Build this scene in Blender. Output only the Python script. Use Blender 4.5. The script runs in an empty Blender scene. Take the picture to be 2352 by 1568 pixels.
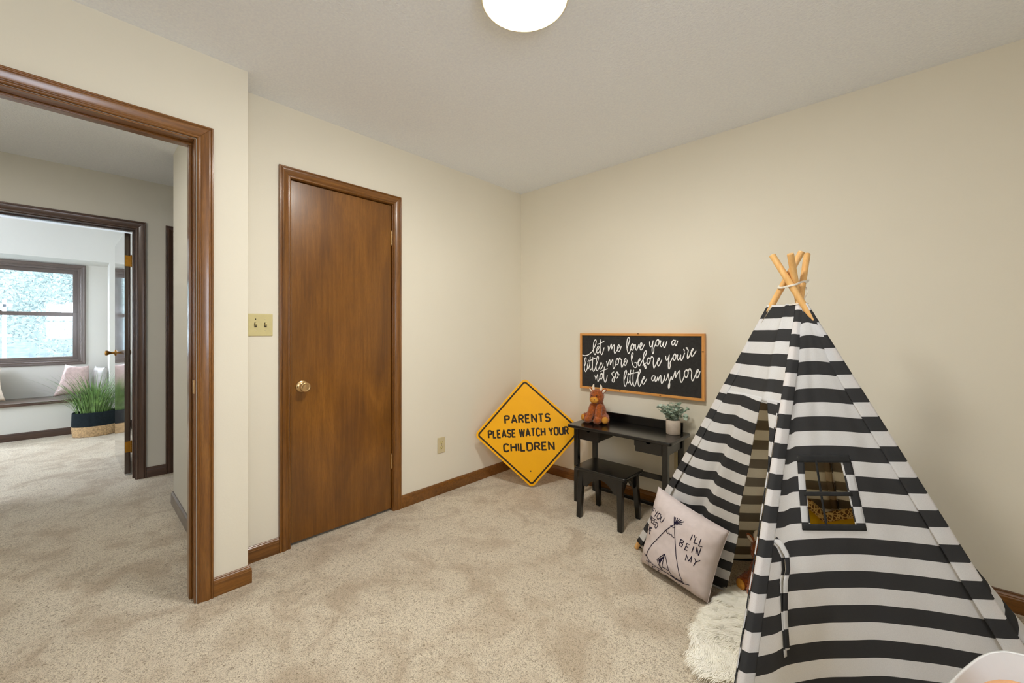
import bpy, bmesh, math, random
import numpy as np
from mathutils import Vector, Matrix
from mathutils.noise import noise as pn
random.seed(7)
S = bpy.context.scene
COL = S.collection
PI = math.pi
def R(d): return math.radians(d)

# ------------------------------------------------------------------ camera
cam_d = bpy.data.cameras.new('camera'); cam = bpy.data.objects.new('camera', cam_d)
COL.objects.link(cam); S.camera = cam
cam_d.sensor_width = 36.0
cam_d.lens = 36.0*927/2352
cam_d.shift_y = -22/2352
cam_d.clip_start = .02
cam.location = (0, 0, 1.198)
cam.rotation_euler = (R(90), 0, math.atan(861/927))

# ------------------------------------------------------------------ world, light, exposure
W = bpy.data.worlds.new('sky'); S.world = W; W.use_nodes = True
W.node_tree.nodes['Background'].inputs[0].default_value = (.80, .88, 1, 1)
W.node_tree.nodes['Background'].inputs[1].default_value = 7.4
S.view_settings.view_transform = 'Standard'
S.view_settings.look = 'None'
S.view_settings.gamma = 1.0
S.view_settings.use_curve_mapping = False
S.view_settings.exposure = 1.17
LAMP_STRENGTH = 64.0
S.cycles.max_bounces = 14
S.cycles.diffuse_bounces = 9
S.cycles.glossy_bounces = 5
S.cycles.transparent_max_bounces = 12
S.cycles.sample_clamp_indirect = 8.0
S.cycles.caustics_reflective = False
S.cycles.use_denoising = True
def portal(name, loc, rot, sx, sy):
    l = bpy.data.lights.new(name, 'AREA'); l.shape = 'RECTANGLE'; l.size = sx; l.size_y = sy
    l.cycles.is_portal = True
    o = bpy.data.objects.new(name, l); COL.objects.link(o); o.location = loc; o.rotation_euler = rot
portal('window_portal', (1.56, -.30, 1.5), (R(90), 0, R(90)), .9, 1.05)      # portal at the added window right of the camera
portal('window_portal.001', (-7.56, -.67, 1.4), (R(90), 0, R(-90)), 1.26, 1.05)  # bedroom pane
portal('window_portal.002', (-5.8, -2.72, 1.45), (R(90), 0, 0), 1.5, 1.3)   # portal at the added bedroom side window

# ------------------------------------------------------------------ helpers
def lin(c):
    return tuple(((v/255)/12.92 if v/255 <= .04045 else ((v/255+.055)/1.055)**2.4) for v in c)+(1.0,)
def tag(o, label=None, cat=None, group=None, kind=None):
    if label: o['label'] = label
    if cat: o['category'] = cat
    if group: o['group'] = group
    if kind: o['kind'] = kind
    return o
def empty(name, loc=(0, 0, 0), rz=0, parent=None, rot=None):
    o = bpy.data.objects.new(name, None); COL.objects.link(o)
    o.location = loc; o.rotation_euler = rot if rot else (0, 0, rz)
    o.empty_display_size = .05
    if parent: o.parent = parent
    return o
class M:
    def __init__(s): s.v = []; s.f = []; s.uv = []; s.m = []
    def add(s, vs, fs, uvs=None, mi=0):
        n = len(s.v); s.v += [tuple(map(float, v)) for v in vs]
        s.f += [tuple(n+i for i in f) for f in fs]
        s.uv += (list(uvs) if uvs is not None else [(0, 0)]*len(vs)); s.m += [mi]*len(fs)
        return s
    def box(s, x0, x1, y0, y1, z0, z1, mi=0):
        vs = [(x, y, z) for z in (z0, z1) for y in (y0, y1) for x in (x0, x1)]
        return s.add(vs, [(0, 2, 3, 1), (4, 5, 7, 6), (0, 1, 5, 4), (2, 6, 7, 3), (0, 4, 6, 2), (1, 3, 7, 5)], mi=mi)
    def bar(s, a, b, w, h, w2=None, h2=None, up=(0, 0, 1)):
        a = Vector(a); b = Vector(b); d = (b-a).normalized(); u = Vector(up)
        if abs(d.dot(u)) > .98: u = Vector((0, 1, 0))
        x = d.cross(u).normalized(); y = x.cross(d).normalized()
        w2 = w if w2 is None else w2; h2 = h if h2 is None else h2
        vs = [p+x*i*ww/2+y*j*hh/2 for p, ww, hh in ((a, w, h), (b, w2, h2)) for i, j in ((-1, -1), (1, -1), (1, 1), (-1, 1))]
        return s.add(vs, [(3, 2, 1, 0), (4, 5, 6, 7), (0, 1, 5, 4), (1, 2, 6, 5), (2, 3, 7, 6), (3, 0, 4, 7)])
    def tube(s, pts, r, n=10, caps=True, flat=1.0):
        pts = [Vector(p) for p in pts]; rs = r if isinstance(r, (list, tuple)) else [r]*len(pts)
        b = len(s.v); prev = None; vs = []
        for i, p in enumerate(pts):
            d = (pts[min(i+1, len(pts)-1)]-pts[max(i-1, 0)]).normalized()
            if prev is None:
                u = Vector((0, 0, 1)) if abs(d.z) < .9 else Vector((1, 0, 0))
                x = d.cross(u).normalized()
            else:
                x = (prev-d*prev.dot(d)).normalized()
            prev = x; y = d.cross(x)
            for k in range(n):
                a = 2*PI*k/n; vs.append(p+x*math.cos(a)*rs[i]+y*math.sin(a)*rs[i]*flat)
        fs = [(i*n+k, i*n+(k+1) % n, (i+1)*n+(k+1) % n, (i+1)*n+k) for i in range(len(pts)-1) for k in range(n)]
        if caps: fs += [tuple(range(n))[::-1], tuple((len(pts)-1)*n+k for k in range(n))]
        return s.add(vs, fs)
    def lathe(s, prof, n=32, c=(0, 0, 0), ax='z', cap=True):
        vs = []
        for r, h in prof:
            for k in range(n):
                a = 2*PI*k/n; x, y = r*math.cos(a), r*math.sin(a)
                p = {'z': (x, y, h), 'x': (h, x, y), 'y': (x, h, y)}[ax]
                vs.append((p[0]+c[0], p[1]+c[1], p[2]+c[2]))
        L = len(prof)
        fs = [(i*n+k, i*n+(k+1) % n, (i+1)*n+(k+1) % n, (i+1)*n+k) for i in range(L-1) for k in range(n)]
        if cap: fs += [tuple(range(n))[::-1], tuple((L-1)*n+k for k in range(n))]
        return s.add(vs, fs)
    def ball(s, c, r, nu=20, nv=12):
        r = (r, r, r) if isinstance(r, (int, float)) else r
        vs = [(c[0]+r[0]*math.sin(PI*i/nv)*math.cos(2*PI*k/nu), c[1]+r[1]*math.sin(PI*i/nv)*math.sin(2*PI*k/nu), c[2]+r[2]*math.cos(PI*i/nv)) for i in range(nv+1) for k in range(nu)]
        fs = [((i+1)*nu+k, (i+1)*nu+(k+1) % nu, i*nu+(k+1) % nu, i*nu+k) for i in range(nv) for k in range(nu)]
        return s.add(vs, fs)
    def prism(s, loop, d, z=0):
        n = len(loop); vs = [(x, y, z) for x, y in loop]+[(x, y, z+d) for x, y in loop]
        fs = [tuple(range(n))[::-1], tuple(range(n, 2*n))]+[(k, (k+1) % n, n+(k+1) % n, n+k) for k in range(n)]
        return s.add(vs, fs)
    def grid(s, nu, nv, fn, uvfn=None, skip=None, mi=0):
        vs = []; uv = []
        for j in range(nv+1):
            for i in range(nu+1):
                vs.append(fn(i/nu, j/nv)); uv.append(uvfn(i/nu, j/nv) if uvfn else (i/nu, j/nv))
        fs = [(j*(nu+1)+i, j*(nu+1)+i+1, (j+1)*(nu+1)+i+1, (j+1)*(nu+1)+i) for j in range(nv) for i in range(nu) if not (skip and skip((i+.5)/nu, (j+.5)/nv))]
        return s.add(vs, fs, uv, mi)
    def build(s, name, mat, parent=None, smooth=False, bev=0, seg=2, clean=False):
        me = bpy.data.meshes.new(name); me.from_pydata(s.v, [], s.f)
        for m in (mat if isinstance(mat, (list, tuple)) else [mat]): me.materials.append(m)
        if any(s.m): me.polygons.foreach_set('material_index', s.m)
        ul = me.uv_layers.new(name='UVMap'); idx = np.zeros(len(me.loops), dtype=np.int32)
        me.loops.foreach_get('vertex_index', idx)
        ul.data.foreach_set('uv', np.array(s.uv, dtype=np.float32)[idx].ravel())
        if clean:
            bm = bmesh.new(); bm.from_mesh(me); bmesh.ops.remove_doubles(bm, verts=bm.verts, dist=1e-5)
            bmesh.ops.recalc_face_normals(bm, faces=bm.faces); bm.to_mesh(me); bm.free()
        if smooth: me.polygons.foreach_set('use_smooth', [True]*len(me.polygons))
        o = bpy.data.objects.new(name, me); COL.objects.link(o)
        if parent: o.parent = parent
        if bev:
            b = o.modifiers.new('bevel', 'BEVEL'); b.width = bev; b.segments = seg; b.limit_method = 'ANGLE'; b.angle_limit = R(40)
            me.polygons.foreach_set('use_smooth', [True]*len(me.polygons))
            w = o.modifiers.new('normals', 'WEIGHTED_NORMAL'); w.keep_sharp = True
        return o
def struct(o): o['kind'] = 'structure'; return o

# ------------------------------------------------------------------ materials
class NT:
    def __init__(s, name):
        s.mat = bpy.data.materials.new(name); s.mat.use_nodes = True; s.t = s.mat.node_tree
        s.b = s.t.nodes['Principled BSDF']; s.out = s.t.nodes['Material Output']
    def n(s, typ, **k):
        x = s.t.nodes.new(typ)
        for a, v in k.items():
            if a.startswith('i_'): x.inputs[a[2:].replace('_', ' ')].default_value = v
            else: setattr(x, a, v)
        return x
    def l(s, a, b): s.t.links.new(a, b)
    def coords(s, scale=(1, 1, 1), kind='Object', rot=(0, 0, 0)):
        tc = s.n('ShaderNodeTexCoord'); mp = s.n('ShaderNodeMapping'); mp.inputs['Scale'].default_value = scale
        mp.inputs['Rotation'].default_value = rot
        s.l(tc.outputs[kind], mp.inputs[0]); return mp.outputs[0]
    def noise(s, co, scale, detail=4, rough=.5, dist=0):
        x = s.n('ShaderNodeTexNoise'); x.inputs['Scale'].default_value = scale; x.inputs['Detail'].default_value = detail
        x.inputs['Roughness'].default_value = rough; x.inputs['Distortion'].default_value = dist
        s.l(co, x.inputs['Vector']); return x.outputs[0]
    def ramp(s, fac, stops):
        r = s.n('ShaderNodeValToRGB'); e = r.color_ramp.elements
        while len(e) < len(stops): e.new(.5)
        for q, (p, c) in zip(e, stops): q.position = p; q.color = c
        s.l(fac, r.inputs[0]); return r.outputs[0]
    def mix(s, fac, a, b, mode='MIX'):
        x = s.n('ShaderNodeMix', data_type='RGBA', blend_type=mode)
        for i, v in ((0, fac), (6, a), (7, b)):
            if hasattr(v, 'links'): s.l(v, x.inputs[i])
            else: x.inputs[i].default_value = v
        return x.outputs[2]
    def bump(s, h, strength, dist):
        b = s.n('ShaderNodeBump'); b.inputs['Strength'].default_value = strength; b.inputs['Distance'].default_value = dist
        s.l(h, b.inputs['Height']); s.l(b.outputs[0], s.b.inputs['Normal']); return b.outputs[0]
    def base(s, v, rough=.5, spec=.5, metal=0):
        if hasattr(v, 'links'): s.l(v, s.b.inputs['Base Color'])
        else: s.b.inputs['Base Color'].default_value = v
        s.b.inputs['Roughness'].default_value = rough; s.b.inputs['Metallic'].default_value = metal
        s.b.inputs['Specular IOR Level'].default_value = spec
        return s.mat
def simple(name, rgb, rough=.5, spec=.5, metal=0, var=.06, scale=40, bump=0, bscale=200, coat=0):
    t = NT(name); co = t.coords()
    c = lin(rgb); n = t.noise(co, scale, 3)
    d = tuple(max(0, v*(1-var*2)) for v in c[:3])+(1,)
    h = tuple(min(1, v*(1+var)) for v in c[:3])+(1,)
    t.base(t.ramp(n, [(.3, d), (.7, h)]), rough, spec, metal)
    if bump: t.bump(t.noise(co, bscale, 2), bump, .002)
    if coat: t.b.inputs['Coat Weight'].default_value = coat; t.b.inputs['Coat Roughness'].default_value = .15
    return t.mat
def wood(name, dark, mid, light, axis='z', rough=.35, blotch=.5, fine=1.0):
    t = NT(name)
    sc = {'z': (22, 22, 1.0), 'y': (22, 1.0, 22), 'x': (1.0, 22, 22)}[axis]
    co = t.coords(sc); co2 = t.coords({'z': (3.0, 3.0, .9), 'y': (3, .9, 3), 'x': (.9, 3, 3)}[axis])
    g = t.ramp(t.noise(co, 3.0, 6, .6, .6), [(.25, lin(dark)), (.5, lin(mid)), (.75, lin(light))])
    b = t.ramp(t.noise(co2, 1.6, 3, .5, .8), [(.3, lin(dark)), (.55, lin(mid)), (.75, lin(light))])
    c = t.mix(blotch, g, b)
    pore = t.noise(t.coords(tuple(v*14 for v in sc)), 2.0, 2)
    c = t.mix(t.ramp(pore, [(.35, (.35*fine, .35*fine, .35*fine, 1)), (.5, (0, 0, 0, 1))]), c, lin(dark))
    t.base(c, rough, .5); t.bump(pore, .05, .001)
    t.b.inputs['Coat Weight'].default_value = .45; t.b.inputs['Coat Roughness'].default_value = .16
    return t.mat
def paint(name, rgb, bscale=160, bstr=.08, rough=.75, dist=.002, var=.02):
    t = NT(name); co = t.coords(); c = lin(rgb)
    n = t.noise(co, 1.3, 3)
    t.base(t.ramp(n, [(.3, tuple(v*(1-var) for v in c[:3])+(1,)), (.7, tuple(min(1, v*(1+var)) for v in c[:3])+(1,))]), rough, .3)
    t.bump(t.noise(co, bscale, 3, .6), bstr, dist); return t.mat
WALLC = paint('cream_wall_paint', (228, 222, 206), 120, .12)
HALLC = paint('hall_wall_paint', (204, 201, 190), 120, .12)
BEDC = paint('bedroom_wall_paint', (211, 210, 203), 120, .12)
t = NT('stippled_ceiling'); co = t.coords()
n1 = t.noise(co, 95, 3, .7); t.base(t.ramp(n1, [(.3, lin((236, 240, 249))), (.7, lin((246, 250, 255)))]), .9, .2); t.bump(n1, .55, .006); CEIL = t.mat
def carpet_mat(name, a, b, dk):
    t = NT(name); co = t.coords()
    n1 = t.noise(co, 105, 3, .62, 1.5); n2 = t.noise(co, 4.3, 5, .62, .6); n3 = t.noise(co, 270, 2, .6, .8); n4 = t.noise(co, .9, 2)
    base = t.mix(t.ramp(n2, [(.38, (1, 1, 1, 1)), (.54, (0, 0, 0, 1))]), lin(a), lin(b))
    base = t.mix(t.ramp(n4, [(.35, (.35, .35, .35, 1)), (.6, (0, 0, 0, 1))]), base, lin(b))
    fl = t.ramp(n1, [(.33, (1, 1, 1, 1)), (.47, (.10, .10, .10, 1)), (.60, (0, 0, 0, 1))])
    f2 = t.ramp(n3, [(.34, (.8, .8, .8, 1)), (.50, (0, 0, 0, 1))])
    c = t.mix(fl, base, lin(dk)); c = t.mix(f2, c, lin(dk))
    t.base(c, .95, .1)
    t.b.inputs['Sheen Weight'].default_value = .25
    ad = t.n('ShaderNodeMath', operation='ADD'); t.l(n1, ad.inputs[0]); t.l(n3, ad.inputs[1])
    t.bump(ad.outputs[0], .8, .010); return t.mat
CARPET = carpet_mat('beige_carpet', (252, 240, 217), (220, 202, 176), (160, 141, 113))
TRIM = wood('stained_trim', (74, 43, 10), (122, 76, 24), (154, 104, 44), 'z', .3, .35)
TRIMH = wood('stained_trim_across', (74, 43, 10), (122, 76, 24), (154, 104, 44), 'y', .3, .35)
TRIMX = wood('stained_trim_along', (74, 43, 10), (122, 76, 24), (154, 104, 44), 'x', .3, .35)
DTRIM = wood('dark_hall_trim', (46, 30, 22), (76, 52, 38), (102, 74, 56), 'z', .35, .3)
DTRIMH = wood('dark_hall_trim_across', (46, 30, 22), (76, 52, 38), (102, 74, 56), 'y', .35, .3)
WTRIM = wood('window_trim_wood', (76, 64, 58), (102, 90, 84), (126, 113, 106), 'z', .4, .3)
WTRIMH = wood('window_trim_across', (76, 64, 58), (102, 90, 84), (126, 113, 106), 'y', .4, .3)
DOORM = wood('birch_veneer_stained', (86, 50, 12), (124, 78, 22), (154, 102, 38), 'z', .3, .62)
DDOOR = wood('dark_polished_door', (46, 34, 28), (70, 54, 44), (88, 70, 58), 'z', .12, .4)
DDOOR.node_tree.nodes['Principled BSDF'].inputs['Coat Weight'].default_value = 1
DDOOR.node_tree.nodes['Principled BSDF'].inputs['Coat Roughness'].default_value = .05
BRASS = simple('aged_brass', (205, 170, 120), .3, metal=.85, var=.1, bump=.1)
DBRASS = simple('dark_brass', (150, 105, 40), .35, metal=.8, var=.1)
GBRASS = simple('gold_brass_hinge', (176, 122, 30), .4, metal=.7, var=.1)
IVORY = simple('ivory_plastic', (206, 194, 142), .35, var=.02)
BEIGEP = simple('beige_plastic', (205, 192, 155), .4, var=.02)
DARKM = simple('dark_slot', (60, 50, 32), .7)
BLACKP = simple('black_paint_wood', (15, 14, 13), .24, var=.25, scale=14, bump=.05, bscale=60, coat=.3)
BLACKF = simple('black_felt_board', (44, 43, 42), .85, var=.15, scale=60)
OAK = wood('pine_frame', (190, 124, 54), (222, 156, 80), (238, 182, 106), 'x', .45, .3)
OAKZ = wood('pine_frame_upright', (190, 124, 54), (222, 156, 80), (238, 182, 106), 'z', .45, .3)
POLEW = wood('pine_pole', (206, 150, 82), (226, 178, 110), (240, 200, 138), 'z', .5, .3, .4)
WHITEP = simple('white_lettering', (252, 252, 252), .6, var=.02)
SIGNY = simple('reflective_yellow', (255, 184, 0), .38, var=.015, scale=8, bump=.02, bscale=900)
SIGNK = simple('sign_black_ink', (38, 24, 8), .45, var=.05)
PINK = simple('pink_cotton', (206, 194, 192), .9, spec=.15, var=.03, bump=.25, bscale=1400)
NAVY = simple('navy_ink', (34, 28, 48), .9, spec=.1, var=.05)
CORD = simple('white_cord', (232, 226, 214), .8, var=.04, bump=.3, bscale=900)
PLUSH = simple('brown_plush', (170, 88, 32), .95, spec=.1, var=.22, scale=70, bump=.9, bscale=260)
PLUSH.node_tree.nodes['Principled BSDF'].inputs['Sheen Weight'].default_value = .5
TANP = simple('tan_plush', (208, 146, 62), .9, spec=.1, var=.08, bump=.6, bscale=400)
CREAMP = simple('cream_plush', (236, 220, 200), .9, spec=.1, var=.05, bump=.5, bscale=400)
EYE = simple('glossy_eye', (20, 12, 8), .1, var=.02)
POT = simple('stone_pot', (208, 194, 180), .6, var=.08, scale=26)
LEAF = simple('eucalyptus_leaf', (190, 208, 194), .6, var=.22, scale=30)
LEAF2 = simple('eucalyptus_sprig', (156, 180, 160), .6, var=.2, scale=30)
GRASS = simple('grass_blade', (116, 150, 84), .5, var=.35, scale=22)
BASKB = simple('black_woven_cotton', (34, 42, 46), .9, spec=.1, var=.1, bump=.8, bscale=300)
BASKJ = simple('braided_jute', (196, 166, 126), .9, spec=.1, var=.2, scale=60, bump=.9, bscale=240)
SATIN = simple('pink_satin', (190, 166, 160), .3, spec=.6, var=.08)
SILV = simple('grey_satin', (180, 178, 174), .4, spec=.5, var=.05)
SHELL = simple('white_shell_plastic', (226, 228, 230), .35, var=.01)
PEACH = simple('peach_fabric', (226, 172, 128), .9, var=.05, bump=.4, bscale=500)
YELC = simple('mustard_yellow_cloth', (214, 168, 24), .85, spec=.1, var=.05)
t = NT('giraffe_print'); v = t.n('ShaderNodeTexVoronoi', feature='DISTANCE_TO_EDGE'); v.inputs['Scale'].default_value = 70
t.l(t.coords(), v.inputs['Vector']); t.base(t.ramp(v.outputs['Distance'], [(.08, lin((214, 178, 110))), (.14, lin((112, 74, 34)))]), .85, .1); GIRAFFE = t.mat
PELT = simple('sheepskin_hide', (225, 217, 200), .95, spec=.1, var=.03)
FUR = simple('white_long_fur', (254, 251, 240), .8, spec=.2, var=.02, scale=12)
LAMPR = simple('cream_lamp_rim', (240, 232, 205), .45, var=.01)
t = NT('lamp_diffuser'); t.base((1, 1, 1, 1)); t.b.inputs['Emission Color'].default_value = (1, .975, .91, 1); t.b.inputs['Emission Strength'].default_value = LAMP_STRENGTH; DIFF = t.mat
def glassm(name, tint=(1, 1, 1, 1), refl=.025):
    t = NT(name); t.t.nodes.remove(t.b)
    g = t.n('ShaderNodeBsdfGlossy'); g.inputs['Roughness'].default_value = .02
    p = t.n('ShaderNodeBsdfTransparent'); p.inputs[0].default_value = tint
    m = t.n('ShaderNodeMixShader'); m.inputs[0].default_value = refl
    t.l(p.outputs[0], m.inputs[1]); t.l(g.outputs[0], m.inputs[2]); t.l(m.outputs[0], t.out.inputs[0]); return t.mat
GLASS = glassm('window_glass')
t = NT('insect_screen'); t.t.nodes.remove(t.b)
g = t.n('ShaderNodeBsdfTranslucent'); g.inputs[0].default_value = lin((205, 222, 232)); p = t.n('ShaderNodeBsdfTransparent')
m = t.n('ShaderNodeMixShader'); m.inputs[0].default_value = .035
t.l(p.outputs[0], m.inputs[1]); t.l(g.outputs[0], m.inputs[2]); t.l(m.outputs[0], t.out.inputs[0]); SCREEN = t.mat
def stripe_mat(name, dark, light, transl=.26):
    t = NT(name); tc = t.n('ShaderNodeTexCoord'); sp = t.n('ShaderNodeSeparateXYZ'); t.l(tc.outputs['UV'], sp.inputs[0])
    a = t.n('ShaderNodeMath', operation='MULTIPLY_ADD'); a.inputs[1].default_value = 9.97; a.inputs[2].default_value = -2.27+20
    t.l(sp.outputs[1], a.inputs[0])
    f = t.n('ShaderNodeMath', operation='FRACT'); t.l(a.outputs[0], f.inputs[0])
    lt = t.n('ShaderNodeMath', operation='LESS_THAN'); lt.inputs[1].default_value = .5; t.l(f.outputs[0], lt.inputs[0])
    w = t.noise(t.coords((700, 700, 700)), 1, 2); wr = t.ramp(w, [(.3, (.88, .88, .88, 1)), (.7, (1, 1, 1, 1))])
    c = t.mix(lt.outputs[0], lin(light), lin(dark)); c = t.mix(1.0, c, wr, 'MULTIPLY')
    t.base(c, .9, .1); t.bump(t.noise(t.coords(), 7, 4, .5, .6), .25, .02)
    tr = t.n('ShaderNodeBsdfTranslucent'); t.l(c, tr.inputs[0]); m = t.n('ShaderNodeMixShader'); m.inputs[0].default_value = transl
    t.l(t.b.outputs[0], m.inputs[1]); t.l(tr.outputs[0], m.inputs[2]); t.l(m.outputs[0], t.out.inputs[0]); return t.mat
CLOTH = stripe_mat('striped_canvas', (72, 72, 73), (242, 243, 246), .38)
CLOTHI = stripe_mat('striped_canvas_inside', (196, 182, 156), (253, 245, 224), .62)
BLKC = simple('black_binding', (48, 48, 48), .9, spec=.1)
BARKM = simple('tree_bark', (96, 82, 66), .9); FOL = simple('pale_foliage', (112, 128, 118), .9, spec=0, var=.3, scale=3)  # leaves in one pale grey-green with random tone
LAWN = simple('lawn', (72, 82, 82), .95, spec=0, var=.2, scale=6); TANKW = simple('white_enamel', (236, 236, 236), .4)

# ================================================================== THE ROOM SHELL
CE = 2.44
def boxes(name, mat, *bs, parent=None, bev=0):
    m = M()
    for b in bs: m.box(*b)
    o = m.build(name, mat, parent, bev=bev)
    return struct(o) if parent is None else o
XL, XA, YB = -2.237, -2.425, 2.731
# floor: one carpet through bedroom, hall and this room, with fine waves in the pile at its surface
boxes('floor', CARPET, (-7.02, 1.62, -2.7, 2.85, -.12, 0))
boxes('ceiling', CEIL, (-7.7, 1.62, -2.8, 2.85, CE, CE+.1))
# near left wall with the doorway (opening y -.455 .. .35)
boxes('wall_left', WALLC, (-2.35, XL, .352, .555, 0, CE), (-2.35, XL, -1.22, -.457, 0, CE), (-2.35, XL, -.457, .352, 2.052, CE), (XA, -2.35, .457, .555, 0, CE))
# closet wall (opening y .806 .. 1.434)
boxes('wall_closet', WALLC, (-2.53, XA, .555, .803, 0, CE), (-2.53, XA, 1.437, 2.85, 0, CE), (-2.53, XA, .803, 1.437, 2.053, CE))
boxes('wall_back', WALLC, (-2.53, 1.62, YB, 2.85, 0, CE))
boxes('wall_right', WALLC, (1.5, 1.62, -1.1, -.75, 0, CE), (1.5, 1.62, .15, YB, 0, CE), (1.5, 1.62, -.75, .15, 0, .97), (1.5, 1.62, -.75, .15, 2.02, CE))
boxes('wall_front', WALLC, (XL, 1.62, -1.22, -1.1, 0, CE))
boxes('wall_closet_inner', WALLC, (-3.66, -2.53, 2.55, 2.65, 0, CE), (-3.66, -2.53, .555, .575, 0, CE))
# hall
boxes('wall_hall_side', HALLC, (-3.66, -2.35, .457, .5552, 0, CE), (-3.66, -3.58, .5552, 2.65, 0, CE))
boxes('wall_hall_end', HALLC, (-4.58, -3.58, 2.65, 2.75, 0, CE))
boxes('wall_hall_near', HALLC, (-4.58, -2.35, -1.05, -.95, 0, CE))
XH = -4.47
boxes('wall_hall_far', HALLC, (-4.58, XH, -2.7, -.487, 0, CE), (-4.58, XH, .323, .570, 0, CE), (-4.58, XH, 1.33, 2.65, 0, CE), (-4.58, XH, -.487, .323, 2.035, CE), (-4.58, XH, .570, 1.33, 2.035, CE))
# bedroom
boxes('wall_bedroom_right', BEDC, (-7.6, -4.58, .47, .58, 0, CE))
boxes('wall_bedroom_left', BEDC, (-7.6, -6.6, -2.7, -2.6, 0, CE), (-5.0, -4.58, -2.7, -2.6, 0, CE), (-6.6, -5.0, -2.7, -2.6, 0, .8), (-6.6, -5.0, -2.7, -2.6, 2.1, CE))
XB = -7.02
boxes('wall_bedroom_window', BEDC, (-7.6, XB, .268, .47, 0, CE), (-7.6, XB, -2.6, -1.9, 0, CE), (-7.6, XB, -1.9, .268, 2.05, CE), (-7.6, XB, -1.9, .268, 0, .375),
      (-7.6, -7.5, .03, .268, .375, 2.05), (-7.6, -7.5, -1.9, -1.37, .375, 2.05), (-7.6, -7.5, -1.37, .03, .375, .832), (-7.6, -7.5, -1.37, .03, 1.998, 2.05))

# ------------------------------------------------------------------ mouldings
CAS = [(0, 0), (0, .010), (.004, .014), (.009, .014), (.011, .010), (.014, .010), (.017, .013), (.030, .0165), (.040, .019), (.045, .019), (.047, .014), (.050, .014), (.053, .018), (.058, .0175), (.0605, .012), (.0605, 0)]
def molding(parent, xf, sgn, y0, y1, zt, mv, mh, prof=CAS, name='casing', bottom=None, zb=0.0, sc=1.0):
    prof = [(u*sc, d) for u, d in prof]
    def piece(A, B, mat):
        n = len(prof); vs = [(xf+sgn*d, *A(u)) for u, d in prof]+[(xf+sgn*d, *B(u)) for u, d in prof]
        fs = [(k, k+1, n+k+1, n+k) for k in range(n-1)]+[tuple(range(n)), tuple(range(n, 2*n))[::-1]]
        m = M().add(vs, fs); return m.build(name, mat, parent, clean=True, bev=.0008, seg=1)
    bt = (lambda u: zb-u) if bottom else (lambda u: zb)
    piece(lambda u: (y1+u, bt(u)), lambda u: (y1+u, zt+u), mv)
    piece(lambda u: (y0-u, bt(u)), lambda u: (y0-u, zt+u), mv)
    piece(lambda u: (y0-u, zt+u), lambda u: (y1+u, zt+u), mh)
    if bottom: piece(lambda u: (y0-u, zb-u), lambda u: (y1+u, zb-u), mh)
def jamb(parent, x0, x1, y0, y1, zt, mv, mh, stop=None, t=.015):
    M().box(x0, x1, y1, y1+t, 0, zt+t).build('jamb', mv, parent, bev=.001)
    M().box(x0, x1, y0-t, y0, 0, zt+t).build('jamb', mv, parent, bev=.001)
    M().box(x0, x1, y0, y1, zt, zt+t).build('head_jamb', mh, parent, bev=.001)
    if stop:
        a, b = stop
        M().box(a, b, y1-.011, y1, 0, zt-.011).build('door_stop', mv, parent, bev=.002)
        M().box(a, b, y0, y0+.011, 0, zt-.011).build('door_stop', mv, parent, bev=.002)
        M().box(a, b, y0, y1, zt-.011, zt).build('door_stop', mh, parent, bev=.002)
def hinge(parent, x, y, z, mat, sgn=1, leaf=None):
    m = M()
    for k in range(5): m.lathe([(.0058, z-.045+k*.018+.0006), (.0058, z-.045+(k+1)*.018-.0006)], 12, (x, y, 0))
    m.lathe([(.002, z+.045), (.005, z+.047), (.004, z+.051), (.001, z+.053)], 12, (x, y, 0))
    m.lathe([(.001, z-.052), (.004, z-.050), (.005, z-.047), (.002, z-.045)], 12, (x, y, 0))
    if leaf: m.box(*leaf)
    return m.build('hinge', mat, parent, smooth=False)

# door 1: closed closet door
d1 = empty('door_1', (0, 0, 0)); tag(d1, 'flat brown veneer closet door with round brass knob, shut', None, None, 'structure')
molding(d1, XA, 1, .803, 1.437, 2.05, TRIM, TRIMH, sc=.97)
jamb(d1, -2.53, XA+.002, .806, 1.434, 2.048, TRIM, TRIMH)
leaf = M().box(-2.472, -2.436, .811, 1.430, .016, 2.044).build('door_leaf', DOORM, d1, bev=.002)
k = M().lathe([(.034, 0), (.034, .003), (.031, .006), (.022, .009), (.014, .011), (.012, .020), (.012, .028), (.019, .036), (.026, .042), (.0285, .050), (.0285, .055), (.024, .060), (.021, .061), (.0195, .0595), (.012, .0615), (.001, .062)], 36, (-2.436, .868, .889), 'x')
k.build('knob', BRASS, leaf, smooth=True, clean=True)
for dy, dz in ((-.024, 0), (.024, 0)): M().ball((-2.4295, .868+dy, .889+dz), (.0025, .004, .004), 10, 6).build('screw', DARKM, leaf, smooth=True)
hinge(leaf, -2.430, 1.4325, 1.825, BRASS); hinge(leaf, -2.430, 1.4325, .332, BRASS)
M().box(-2.434, -2.4235, .7985, .8065, .862, .918).build('strike_plate', BRASS, d1, bev=.002)

# door 2: open doorway to the hall (no leaf in view)
d2 = empty('door_2'); tag(d2, 'open doorway to the hall with moulded brown casing', None, None, 'structure')
molding(d2, XL, 1, -.463, .358, 2.053, TRIM, TRIMH)
molding(d2, -2.35, -1, -.463, .358, 2.053, DTRIM, DTRIMH)
jamb(d2, -2.352, XL+.002, -.455, .350, 2.045, TRIM, TRIMH, stop=(-2.325, -2.285), t=.006)
M().box(-2.262, -2.234, .3475, .3507, .925, .985).build('strike_plate', BRASS, d2, bev=.001)

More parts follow.
